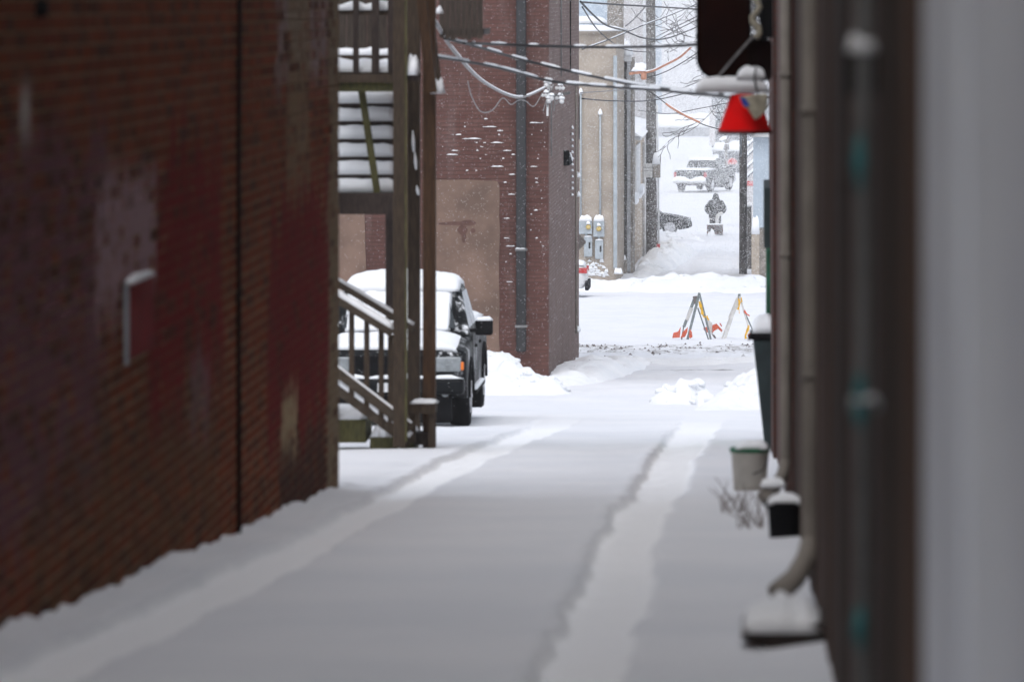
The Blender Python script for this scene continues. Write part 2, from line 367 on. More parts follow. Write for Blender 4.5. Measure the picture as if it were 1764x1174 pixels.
# ------------------------------------------------------------------ ground: one sheet of snow with two wheel tracks
TL = [(130, 1130), (190, 1100), (400, 1000), (598, 900), (690, 850), (782, 800), (845, 772), (905, 750), (955, 728), (985, 712)]
TR = [(985, 1200), (1018, 1100), (1062, 1000), (1080, 930), (1092, 895), (1133, 850), (1152, 800), (1188, 752), (1212, 720), (1222, 705)]
def track(pts):
    t = []
    for x, y in pts:
        D = g_inv(y); t.append((D, X_(x, D)))
    return [(0, t[0][1])] + t
TLC, TRC = track(TL), track(TR)
def csm(tab, D): return (interp(tab, D - .8) + 2 * interp(tab, D) + interp(tab, D + .8)) / 4
PK = [0]
def ground_h(x, D):
    z = gz(D); PK[0] = 0
    if 6 < D < 84:
        for k, tab in enumerate((TLC, TRC)):
            c = csm(tab, D) + .03 * nz(D * .3, k * 9.1) + .007 * nz(D * 1.6, k * 5.3); w = .172 + .03 * nz(D * .5, 3.7 + k) + .003 * max(0, D - 40)
            fade = 1 - sstep(66, 80, D)
            d = x - c
            e = nz(x * 9, D * 6, 7.7 + k) * .024 + (.03 * sstep(.25, .6, nz(D * 2.6, k * 3.1, 5.5)) if d < 0 else .05 * nz(D * .55, 2.2 + k, 3.1))
            t_ = min(1, max(0, (d + w) / (2 * w))); inside = sstep(-w - .012, -w + .014, d + e) * (1 - .5 * t_) * (1 - sstep(w - .01, w + .025, d + e * .4))
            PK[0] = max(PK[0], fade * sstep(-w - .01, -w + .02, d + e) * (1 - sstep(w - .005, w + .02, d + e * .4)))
            z -= fade * .05 * inside * (1 + .3 * nz(D * 1.3, x * 4, 2))
            z += fade * .010 * math.exp(-((abs(d) - w - .07) / .06) ** 2) * (1 + nz(D * 3, x * 3, 4.4)) * (1 if d < 0 else .3)
    if D < 42:
        z += (.02 + .03 * nz(D * .8, 1.3)) * math.exp(-((x - LX) / .22) ** 2) + .02 * math.exp(-((x - LX) / .08) ** 2) * (1 + 2 * nz(D * 2.3, 6.2))
    if D < 62:
        z += (.02 + .03 * nz(D * .9, 11.3)) * math.exp(-((x - rwall(D)) / .2) ** 2)
    a = .02 if D < 90 else .03
    if abs(x) < 40 and D < 340:
        z += a * nz(x * .8, D * .35, 5) + .008 * nz(x * 3.1, D * 1.4, 8, 2)
    if 78 < D < 340 and abs(x) < 25:                   # churned, driven and shovelled snow beyond the alley
        k = sstep(78, 92, D)
        z += k * .035 * nz(x * 1.5, D * .8, 21, 4)
    if 112 < D < 126: z += .05 * sstep(113, 116, D) * (1 - sstep(122, 126, D)) * nz(x * 2, D * 1.2, 31, 5)
    if D > 178 and D < 245:
        for c in (-2.9, -1.5): z -= .06 * math.exp(-((x - c + .15 * nz(D * .1, c)) / .25) ** 2)
    if D > 500: z += 3 * nz(x * .004, D * .004, 9)
    return z
xs = []
x = -3.34
while x < .75: xs.append(x); x += .024
st, x = .06, .75
right = []
while x < 1500: right.append(x); st *= 1.14; x += st
st, x = .06, -3.36
left = []
while x > -1500: left.append(x); st *= 1.09; x -= st
xs = left[::-1] + xs + right
ys = []
D = -30
while D < 12: ys.append(D); D += 2
while D < 26: ys.append(D); D += .085
while D < 80: ys.append(D); D += .0034 * D
while D < 130: ys.append(D); D += .0026 * D
while D < 340: ys.append(D); D += .006 * D
while D < 2600: ys.append(D); D *= 1.05
gm = MB(); nx = len(xs); rut_light = []
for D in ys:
    for x in xs: gm.v.append((x, D, ground_h(x, D))); rut_light.append(PK[0])
for j in range(len(ys) - 1):
    for i in range(nx - 1):
        a = j * nx + i; gm.f.append((a, a + 1, a + nx + 1, a + nx))
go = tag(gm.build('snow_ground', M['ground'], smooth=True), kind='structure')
go.data.attributes.new('rut_light', 'FLOAT', 'POINT').data.foreach_set('value', rut_light)

def bank(name, pts, w, h, lump=.35, seed=1, res=.09, sharp=1.0, n=16, clods=0, cr=(.05, .14)):   # a ridge of thrown or ploughed snow along a line of (x, D, scale)
    m = MB(); b = 0; L = []
    for (x0, d0, s0), (x1, d1, s1) in zip(pts, pts[1:]):
        k = max(2, int(math.hypot(x1 - x0, d1 - d0) / res))
        L += [(lerp(x0, x1, t / k), lerp(d0, d1, t / k), lerp(s0, s1, t / k)) for t in range(k)]
    L.append(pts[-1]); rows = len(L)
    for i, (x, d, s) in enumerate(L):
        a = L[max(0, i - 1)]; c = L[min(rows - 1, i + 1)]
        tx, td = c[0] - a[0], c[1] - a[1]; q = math.hypot(tx, td) or 1; px, pd = -td / q, tx / q
        e = max(0, math.sin(math.pi * i / (rows - 1))) ** .35
        for j in range(n + 1):
            v = 2 * j / n - 1
            xx, dd = x + px * v * w * s, d + pd * v * w * s
            prof = max(0, (1 - abs(v) ** 2.0)) ** (.8 * sharp)
            zz = ground_h(xx, dd) - .05 + (.05 + h * s * (1 + .45 * nz(xx * 1.1, dd * 1.1, seed))) * prof * e
            v1 = noise.voronoi(Vector((xx * 2.6, dd * 2.6, seed + .3)))[0]; v2 = noise.voronoi(Vector((xx * 6.5, dd * 6.5, seed + 1.3)))[0]
            zz += lump * h * prof ** .4 * e * (1.0 * (.55 - v1[0]) + .45 * (.5 - v2[0]) + .35 * nz(xx * 3, dd * 3, seed, 3))
            m.v.append((xx, dd, zz))
    for i in range(rows - 1):
        for j in range(n):
            a = i * (n + 1) + j; m.f.append((a, a + 1, a + n + 2, a + n + 1))
    rs = random.Random(seed)
    for _ in range(clods):                              # broken lumps of snow lying on the ridge
        i = rs.randrange(int(rows * .08), int(rows * .95)); j = rs.randrange(2, n - 1); c = m.v[i * (n + 1) + j]; r = rs.uniform(*cr) * rs.uniform(.5, 1); b = len(m.v); q = rs.uniform(0, 99)
        for a in range(7):
            th = math.pi * a / 6
            for k in range(9):
                ph = 2 * math.pi * k / 9; d = Vector((math.sin(th) * math.cos(ph), math.sin(th) * math.sin(ph), math.cos(th)))
                rr = r * (1 + .6 * nz(d.x * 1.3 + q, d.y * 1.3, d.z * 1.3)); m.v.append((c[0] + d.x * rr * 1.15, c[1] + d.y * rr, c[2] + d.z * rr * .65 - r * .28))
        for a in range(6):
            for k in range(9): m.f.append((b + a * 9 + k, b + a * 9 + (k + 1) % 9, b + (a + 1) * 9 + (k + 1) % 9, b + (a + 1) * 9 + k))
    return tag(m.build(name, M['banksnow'], smooth=True), kind='structure')
bank('snow_bank', [(-6.6, 92.5, 1.2), (-5.2, 92.0, 1.25), (-4.4, 91.6, .95), (-3.6, 91.2, .5), (-3.2, 91, .2)], 1.3, .6, .42, 1, .05, 1.0, 34, 130, (.03, .11))
bank('snow_bank', [(-3.9, 95.0, .5), (-3.55, 98, .95), (-3.3, 103, 1), (-3.0, 108, .9), (-2.6, 112, .6)], .75, .26, .35, 4, .08, 1, 24, 70, (.02, .05))
bank('snow_bank', [(-1.75, 84.5, .5), (-1.35, 84.8, 1), (-.95, 85, .55), (-.6, 85.4, .4)], .38, .36, .6, 7, .025, 1, 30, 30, (.02, .13))
bank('snow_bank', [(-.95, 80.5, .5), (-.5, 82.5, 1), (-.1, 87, 1.3), (.3, 94, 1.6), (.9, 99, 1.4)], .6, .27, .5, 9, .05, 1, 28, 90, (.02, .09))
bank('snow_bank', [(-9, 110.5, .7), (-3.5, 110.6, .9), (-1.4, 110.0, 1.1), (.4, 110.2, 1.0), (6, 110, 1)], .95, .09, .5, 12, .08, 1, 20, 120, (.02, .05))
bank('snow_bank', [(-26, 172, 1), (-8, 172.2, 1.0), (-5.2, 172.6, .8), (-3.9, 173, .9), (-3.0, 172.6, 1.25), (-1.2, 172.3, 1.25), (.2, 172, 1), (12, 172, 1)], 1.8, .34, .3, 15, .12, .9, 20, 90, (.05, .14))
bank('snow_bank', [(-4.3, 186, .5), (-4.0, 198, 1), (-3.8, 212, 1.2), (-3.6, 226, .8)], .7, .42, .5, 18, .1, 1, 20, 60, (.05, .14))
bank('snow_bank', [(-9, 243.5, 1), (-4.6, 243.2, 1), (-3.2, 243, .9), (-2.8, 243, .4)], 1.1, .32, .5, 21, .1, 1, 18, 60, (.06, .2))
bank('snow_bank', [(-.9, 196, .5), (-.5, 215, 1), (-.3, 240, 1.2), (0, 270, 1)], .8, .35, .5, 24, .2, 1, 18)

# frozen clods of dirty slush thrown up along the cross street
cl = MB()
for i in range(260):
    x = random.uniform(-5, .4); D = random.gauss(120.5, 2.4); s = random.uniform(.015, .05)
    z = ground_h(x, D)
    cl.add([(x - s, D, z - .01), (x + s * .7, D - s, z - .01), (x + s, D + s, z - .01), (x, D, z + s * random.uniform(.5, 1.1))], [(0, 2, 1), (0, 1, 3), (1, 2, 3), (2, 0, 3)])
tag(cl.build('slush_clods', M['kerbdirt']), 'dirty brown clods of slush along the cross street', 'slush', kind='stuff')

# ------------------------------------------------------------------ brick building on the left
lb = empty('brick_building', (LX - 5, 20, -3.5), 'old red brick building with peeling maroon and mauve painted signs', 'building')
wall = MB().box(LX - 10, LX - .055, -46, 41, -6, 1.75).build('wall', M['mortar'], lb)
MB().box(LX - .055, LX - .0035, -46, 41, -6, 1.75).build('mortar_bed', M['mortar'], wall)
MB().box(LX - 9.9, LX - .06, -46, 23, 1.74, 9.0).build('shade_block', M['mortar'], lb)  # unseen block added on top to darken the alley near the camera
bme = MB().box(-.04, .0, -.1, .1, -.0287, .0287)
one = bme.build('brick', M['brick'], wall, world=False); bmesh_data = one.data
cand = []
for r in range(-62, 24):
    zc = (r + .5) * COURSE; o = (r * .5 % 1) * BLEN
    for c in range(int(13 / BLEN), int(41 / BLEN) + 1):
        y0 = c * BLEN - o; y1 = y0 + BLEN; yc = (y0 + y1) / 2
        if yc < 14.2 or zc < gz(yc) - .1: continue
        y1 = min(y1, 41); 
        if y1 - y0 < .05: continue
        px = VX + LX * F / yc; py = -zc * F / yc
        vis = (px > -8) and (-5 < py < 1110)
        cand.append((-(1 / yc) if vis else 1, yc, zc, y0, y1))
cand.sort(key=lambda t: t[0])
bo = org(wall)
first = True
rest = MB()
for i, (k, yc, zc, y0, y1) in enumerate(cand):
    j = random.uniform(-.0025, .001)
    if i < 300 and y1 - y0 > .2:
        o = one if first else one.copy()
        if not first: COL.objects.link(o)
        first = False
        o.location = Vector((LX + j, yc, zc)) - bo
        o.rotation_euler = (random.gauss(0, .006), 0, random.gauss(0, .006))
    else:
        rest.box(LX - .04 + j, LX + j, y0 + .006, y1 - .006, zc - .0287 + random.uniform(-.002, .002), zc + .0287)
tag(rest.build('bricks', M['brick'], lb), kind='stuff')
MB().tube([(LX + .012, wallD(411), 1.5), (LX + .012, wallD(408), -.9), (LX + .012, wallD(408), -3.4)], .016, 6).build('cable', M['black'], lb, True)
MB().lathe([(.035, 0), (.04, .02), (.03, .05)], (LX, wallD(62), Z_(15, wallD(62))), 12, 'x').build('pipe_stub', M['black'], lb)
D0, D1 = wallD(213), wallD(249); zt, zb = Z_(490, D0), Z_(622, D0)
sg = empty('wall_sign', (LX, D0, zb), 'flat red panel with a white edge fixed to the brick wall', 'sign')
MB().box(LX + .002, LX + .02, D0 + .03, D1 + .25, zb, zt).build('panel', M['redsign'], sg, bevel=.004)
MB().box(LX + .002, LX + .023, D0, D0 + .03, zb - .02, zt + .01).build('edge_strip', M['galv'], sg)
MB().pad(LX - .005, LX + .045, D0 - .01, D1 + .1, zt, .026, 6, 14, seed=3, ez=6).build('snow_cap', M['snow'], sg, True)

# ------------------------------------------------------------------ wooden outside stairs
SD = 57.0
stair = empty('wooden_staircase', P(690, 768, SD), 'weathered wooden outside staircase with snowy treads beyond the brick corner', 'staircase')
def post(px0, px1, py0, py1, D, m, nm='post', dep=.14): return MB().pbox(px0, px1, py0, py1, D, dep).build(nm, m, stair, bevel=.006)
post(677, 699, -160, 770, SD, M['wood']); 
MB().pbox(697.5, 701, -160, 760, SD - .01, .05).build('batten', M['woodgreen'], stair)
post(702, 723, -160, 768, SD + 2.2, M['wood']); post(728, 750, -160, 771, SD + .6, M['woodred']); post(664, 679, 350, 552, SD + 3.5, M['wooddark']); 
post(556, 578, -160, 775, SD + .3, M['wood'])
# upper flight: each tread, and the snow lying on it
for i in range(7):
    y = 331 - 30.6 * i; d = SD + .9 + i * .27
    t = MB().pbox(556, 686, y, y + 7, d, .30).build('tread', M['wooddark'], stair)
    zt = Z_(y, d)
    MB().pad(X_(556, d), X_(686, d), d - .02, d + .28, zt, .135, 14, 6, .12, i, 9).build('snow_cap', M['snow'], t, True)
    MB().pbox(556, 686, y - 24, y, d + .27, .03).build('riser', M['wooddark'], t)
MB().pbox(552, 688, 333, 369, SD + .55, .25).build('landing_beam', M['wooddark'], stair)
MB().pbox(552, 688, 128, 142, SD + .35, .12).build('landing_beam', M['wood'], stair)
MB().pbox(552, 688, 142, 158, SD + .42, .12).build('landing_beam', M['woodgreen'], stair)
MB().bar(P(622, 150, SD + .7), P(650, 333, SD + .7), .07, .05, (0, 1, 0)).build('brace', M['woodgreen'], stair)
# landing railing
for px0, px1, m in ((608, 618, 'wooddark'), (640, 653, 'wooddark'), (668, 679, 'wooddark')):
    MB().pbox(px0, px1, -160, 126, SD + .5, .05).build('baluster', M[m], stair)
for py, th, d in ((18, 8, SD + .62), (95, 8, SD + 1.8)):
    rl = MB().pbox(552, 690, py, py + th, d, .09).build('rail', M['wood'], stair)
    MB().pad(X_(552, d), X_(690, d), d - .02, d + .11, Z_(py, d), .07, 16, 4, .5, py, 8).build('snow_cap', M['snow'], rl, True)
dk = MB().pbox(552, 690, 124, 129, SD + .55, 1.6).build('landing_deck', M['wood'], stair)
MB().pad(X_(552, SD + .6), X_(690, SD + .6), SD + .55, SD + 2.1, Z_(124, SD + .6), .11, 18, 6, .3, 11, 8).build('snow_cap', M['snow'], dk, True)
for i in range(9):
    MB().pbox(545 + i * 17.5, 561.5 + i * 17.5, -220, 122, SD + 2.9, .03).build('board', M['boards'], stair)
# lower flight: rails, balusters, stringer and treads falling to the right
def rail(a, b, w, h, m, d, snow=.05, nm='rail'):
    A, B = P(a[0], a[1], d), P(b[0], b[1], d)
    r = MB().bar(A, B, w, h).build(nm, m, stair)
    if snow:
        mm = MB(); n = 14; up = Vector((0, 0, 1))
        pts = [A.lerp(B, i / n) + up * (h / 2 + snow * .25) for i in range(n + 1)]
        mm.tube(pts, [snow * (.75 + .35 * abs(nz(i * .7, d, a[1]))) for i in range(n + 1)], 8)
        mm.build('snow_cap', M['snow'], r, True)
    return r
rail((575, 484), (712, 566), .10, .06, M['woodh'], SD + 1.2, .035)
rail((575, 512), (676, 574), .14, .07, M['woodh'], SD + .12, .065)
rail((575, 636), (708, 738), .06, .09, M['woodh'], SD + .15, .03)
rail((575, 662), (708, 762), .05, .12, M['woodh'], SD + .2, .045, 'stringer')
for i, px in enumerate((601, 627, 652, 668)):
    y0 = 520 + (px - 575) * .61; y1 = 650 + (px - 575) * .76
    MB().pbox(px, px + 9, y0, y1 + 25, SD + .16, .05).build('baluster', M['wood'], stair)
for (px0, px1, py) in ((560, 630, 722), (637, 680, 752), (690, 712, 752)):
    t = MB().pbox(px0, px1, py, py + 40, SD + .4, .9).build('step', M['woodgreen'], stair)
    d = SD + .4
    MB().pad(X_(px0, d), X_(px1, d), d - .02, d + .9, Z_(py, d), .12, 12, 8, .3, px0, 2.2).build('snow_cap', M['snow'], t, True)
# low boxed-in foot of the newel
nb = MB().pbox(704, 750, 694, 712, SD + .25, .3).build('newel_cap', M['wood'], stair)
MB().pad(X_(703, SD), X_(751, SD), SD + .23, SD + .57, Z_(694, SD + .3), .035, 8, 5, .3, 5).build('snow_cap', M['snow'], nb, True)
MB().pbox(706, 716, 712, 762, SD + .3, .06).build('newel_leg', M['wood'], stair); MB().pbox(738, 747, 712, 773, SD + .3, .06).build('newel_leg', M['wood'], stair)
MB().pbox(700, 738, 745, 766, SD + .5, .3).build('step', M['wooddark'], stair)
# slanting boards at the top right and the snow that caught on them
MB().bar(P(722, -40, SD + .45), P(744, 160, SD + .45), .10, .12, (0, 1, 0)).build('handrail', M['woodred'], stair)
MB().bar(P(737, -20, SD + 1.2), P(756, 150, SD + 1.2), .06, .08, (0, 1, 0)).build('handrail', M['wood'], stair)
m = MB(); c = P(752, 158, SD + .6); m.pad(c.x - .06, c.x + .08, c.y - .1, c.y + .2, c.z - .02, .17, 8, 8, .3, 2, 2); m.build('snow_cap', M['snow'], stair, True)
m = MB(); c = P(709, 126, SD + .1); m.pad(c.x - .05, c.x + .075, c.y - .1, c.y + .3, c.z - .02, .2, 8, 8, .3, 4, 2.2); m.build('snow_cap', M['snow'], stair, True)
MB().pbox(699, 722, 126, 140, SD + .05, .3).build('rail_end', M['wooddark'], stair)
m = MB(); c = P(757, 24, SD + 2); m.pad(c.x - .04, c.x + .04, c.y - .1, c.y + .1, c.z, .08, 6, 6, .3, 4, 2.2); m.build('snow_cap', M['snow'], stair, True)
for i, (y0, y1) in enumerate(((225, 262), (262, 292), (320, 336))):   # snow streaks caught on the inner post
    m = MB(); a = P(711 + i * 3.5, y0, SD + 2.18); b = P(713 + i * 4, y1, SD + 2.18); m.tube([a, a.lerp(b, .5), b], [.006, .02, .012], 6); m.build('snow_streak', M['snow'], stair, True)
for i in range(8):                                     # boarded underside of the upper deck, further back
    MB().pbox(757 + i * 9.4, 765.6 + i * 9.4, -230, 66 + (i % 3) * 2 - 1, SD + 7, .04).build('board', M['boards'], stair)
MB().box(X_(757, SD + 7), X_(833, SD + 7), SD + 7.05, SD + 8.5, Z_(60, SD + 7), Z_(50, SD + 7)).build('deck_joist', M['wooddark'], stair)

# ------------------------------------------------------------------ vehicles
def loft(profile, hw, zmid, r=.12, us=None, k=0, z0=0, ry=None):
    """a body: closed side profile (y, z) carried across the width, rounded towards its sides; k = tumblehome above z0"""
    us = us or [-1, -.985, -.95, -.88, -.7, -.35, 0, .35, .7, .88, .95, .985, 1]
    m = MB(); n = len(profile); cy = sum(p[0] for p in profile) / n; ry = r if ry is None else ry
    ylo = min(p[0] for p in profile); yhi = max(p[0] for p in profile)
    for u in us:
        t = max(0, (abs(u) - .7) / .3); e = 1 - math.sqrt(max(0, 1 - t * t))
        for y, z in profile:
            zz = z - r * e * sstep(zmid, zmid + .3, z)
            yy = y + ry * e * (sstep(.6, 0, y - ylo) if y < cy else -sstep(.6, 0, yhi - y))
            m.v.append((hw * u * (1 - k * max(0, zz - z0)), yy, zz))
    for j in range(len(us) - 1):
        for i in range(n):
            m.f.append((j * n + i, j * n + (i + 1) % n, (j + 1) * n + (i + 1) % n, (j + 1) * n + i))
    m.f.append(tuple(range(n))[::-1]); m.f.append(tuple((len(us) - 1) * n + i for i in range(n)))
    return m
def arch(yc, r, z0, n=8):       # bottom edge running towards -y over a wheel
    return [(yc + r * math.cos(a), z0 + (r - .0) * math.sin(a)) for a in [math.pi * i / n for i in range(n + 1)]]
def wheels(root, spots, r, w, rimr):
    for x, y in spots:
        s = 1 if x > 0 else -1
        wh = MB().lathe([(r * .6, -w / 2), (r * .93, -w / 2), (r, -w / 2 + .03), (r, w / 2 - .03), (r * .93, w / 2), (r * .6, w / 2)], (x, y, r), 28, 'x').build('wheel', M['tyre'], root, True, world=False)
        MB().lathe([(rimr, -.02), (rimr, 0), (rimr * .86, .012), (rimr * .8, -.03)], (x + s * (w / 2 - .005), y, r), 24, 'x').build('rim', M['rim'], wh, world=False)
        sp = MB()
        for k in range(5):
            a = 2 * math.pi * k / 5; sp.bar((x + s * (w / 2 - .01), y, r), (x + s * (w / 2 - .01), y + rimr * .9 * math.cos(a), r + rimr * .9 * math.sin(a)), .05, .05, (1, 0, 0))
        sp.build('spokes', M['rim'], wh, world=False)

def pickup(loc, rz, label, paint, snowy=True):
    root = empty('pickup_truck', loc, label, 'truck', None, rz, local=True)
    prof = [(.04, .62), (0, .78), (.03, 1.02), (.16, 1.12), (.8, 1.18), (1.5, 1.22), (2.2, 1.24), (3.55, 1.24), (3.6, 1.28), (5.55, 1.28), (5.6, 1.2), (5.62, .62), (5.45, .55)]
    prof += arch(4.55, .46, .42) + [(3.9, .42), (1.65, .42)] + arch(1.05, .46, .42) + [(.45, .42), (.2, .5)]
    body = loft(prof, 1.0, .8, .13, ry=.16).build('body', paint, root, bevel=.012, world=False)
    cab = [(1.45, 1.2), (2.12, 1.80), (2.35, 1.87), (3.1, 1.88), (3.32, 1.80), (3.52, 1.22)]
    cabo = loft(cab, .97, 1.5, .10, k=.27, z0=1.2, ry=.05).build('cab', paint, root, bevel=.02, world=False)
    # glass
    MB().add([(-.78, 1.545, 1.30), (.78, 1.545, 1.30), (.62, 2.075, 1.775), (-.62, 2.075, 1.775)], [(0, 1, 2, 3)]).build('windscreen', M['glass'], cabo, world=False)
    MB().add([(-.74, 3.50, 1.34), (.74, 3.50, 1.34), (.62, 3.345, 1.76), (-.62, 3.345, 1.76)], [(3, 2, 1, 0)]).build('rear_window', M['glass'], cabo, world=False)
    for s in (-1, 1):
        def sx(z): return s * (.97 * (1 - .27 * (z - 1.2)) + .004)
        for a, b, c, d in ((1.66, 2.16, 2.5, 2.5), (2.56, 2.56, 3.2, 3.36)):
            q = [(sx(1.29), a, 1.29), (sx(1.29), d, 1.29), (sx(1.76), c, 1.76), (sx(1.76), b, 1.76)]
            MB().add(q, [(0, 1, 2, 3)] if s > 0 else [(3, 2, 1, 0)]).build('side_window', M['glass'], cabo, world=False)
        for y0, y1 in ((1.62, 2.5), (2.54, 3.5)):
            dm = MB().box(s * 1.0 - .004, s * 1.0 + .004, y0, y1, .58, 1.2).build('door', paint, root, world=False)
            MB().box(s * 1.0 - .01, s * 1.0 + .03, y1 - .26, y1 - .08, 1.0, 1.035).build('handle', M['black'], dm, world=False)
        # mirror
        mi = MB().box(min(s * 1.03, s * 1.27), max(s * 1.03, s * 1.27), 1.72, 1.86, 1.19, 1.40).build('mirror', M['black'], root, bevel=.03, world=False)
        MB().bar((s * .93, 1.75, 1.25), (s * 1.08, 1.78, 1.26), .05, .05).build('mirror_arm', M['black'], mi, world=False)
        if snowy: MB().pad(min(s * 1.03, s * 1.27), max(s * 1.03, s * 1.27), 1.70, 1.88, 1.39, .05, 8, 5, .2, 1).build('snow_cap', M['snow'], mi, True, world=False)
        MB().box(min(s * .95, s * 1.06), max(s * .95, s * 1.06), 1.62, 3.9, .40, .45).build('running_board', M['black'], root, world=False)
        if snowy: MB().pad(min(s * .96, s * 1.06), max(s * .96, s * 1.06), 1.62, 3.9, .45, .04, 4, 14, .4, 3).build('snow_streak', M['snow'], root, True, world=False)
        MB().box(min(s * .55, s * .93), max(s * .55, s * .93), -.005, .2, .80, 1.0).build('headlight', M['lens'], root, bevel=.02, world=False)
        MB().box(min(s * .89, s * .965), max(s * .86, s * .965), .01, .22, .82, .93).build('turn_signal', M['amber'], root, bevel=.015, world=False)
        MB().lathe([(.05, 0), (.055, .02), (.05, .03)], (s * .72, -.06, .52), 14, 'y').build('fog_light', M['lens'], root, world=False)
        MB().box(min(s * .82, s * .985), max(s * .82, s * .985), 5.55, 5.635, .86, 1.14).build('tail_light', M['tail'], root, bevel=.01, world=False)
        for yc in (1.05, 4.55):                          # wheel-arch flares
            pts = [(s * 1.005, yc + .49 * math.cos(a), .42 + .49 * math.sin(a)) for a in [math.pi * i / 12 for i in range(13)]]
            MB().tube(pts, .035, 6).build('wheel_arch_flare', M['black'], root, True, world=False)
    MB().box(-.55, .55, -.02, .1, .72, 1.02).build('grille', M['black'], root, bevel=.015, world=False)
    gb = MB()
    for i in range(4): gb.box(-.53, .53, -.035, -.02, .75 + i * .07, .77 + i * .07)
    gb.build('grille_bars', M['black'] if snowy else M['chrome'], root, world=False)
    bp = MB().box(-.98, .98, -.12, .14, .50, .72).build('front_bumper', M['carblack'] if snowy else M['chrome'], root, bevel=.05, world=False)
    if snowy: MB().pad(-.97, .97, -.12, .02, .715, .05, 24, 5, .9, 6).build('snow_cap', M['snow'], bp, True, world=False)
    MB().box(-.8, .8, -.02, .3, .12, .50).build('air_dam', M['black'], root, bevel=.03, world=False)
    MB().box(-.18, .18, -.135, -.12, .54, .66).build('number_plate', M['white'], root, world=False)
    rb = MB().box(-.98, .98, 5.6, 5.78, .52, .72).build('rear_bumper', M['chrome'], root, bevel=.03, world=False)
    MB().box(-.80, .80, 5.612, 5.64, .76, 1.25).build('tailgate', paint, root, bevel=.012, world=False)
    MB().box(-.1, .1, 5.64, 5.66, 1.12, 1.2).build('tailgate_handle', M['bwhite'], root, world=False)
    wheels(root, [(s * .87, y) for s in (-1, 1) for y in (1.05, 4.55)], .40, .27, .24)
    MB().box(-.8, .8, .5, 5.3, .38, .60).build('chassis', M['black'], root, world=False)
    # lying snow: hood, windscreen, roof, bed
    h = MB(); h.pad(-.92, .92, .10, 1.55, 0, .10, 26, 16, .25, 9, 5, base=lambda x, y: lerp(1.09, 1.19, (y - .1) / 1.45) - .1 * max(0, (abs(x) - .7) / .3) ** 2); h.build('hood_snow', M['snow'], root, True, world=False)
    if snowy:
        w = MB(); w.pad(-.74, .70, 1.50, 2.11, 0, .05, 24, 14, .8, 12, 3.5, base=lambda x, y: lerp(1.262, 1.805, (y - 1.50) / .61) - .01); w.build('windscreen_snow', M['snow'], cabo, True, world=False)
    r = MB(); r.pad(-.80, .80, 2.04, 3.36, 0, .17 if snowy else .07, 24, 16, .2, 15, 3.0, base=lambda x, y: interp([(2.0, 1.76), (2.35, 1.86), (3.1, 1.87), (3.4, 1.76)], y)); r.build('roof_snow', M['snow'], cabo, True, world=False)
    b = MB(); b.pad(-.95, .95, 3.56, 5.58, 1.26, .1, 24, 20, .3, 18, 6); b.build('bed_snow', M['snow'], root, True, world=False)
    if not snowy:
        q = MB(); nn = 24
        for i in range(nn + 1):
            u = 2 * i / nn - 1; top = .76 + .17 * (1 - math.exp(-((u + .05) / .32) ** 2)) * (1 - abs(u) ** 10); bot = .60
            q.v += [(u * .98, 5.66, bot), (u * .98, 5.82, bot + .01), (u * .98, 5.83, (top + bot) / 2), (u * .98, 5.74, top), (u * .98, 5.65, top)]
        for i in range(nn):
            for k in range(4): a = i * 5 + k; q.f.append((a, a + 5, a + 6, a + 1))
        q.build('bumper_snow', M['snow'], root, True, world=False)
    return root
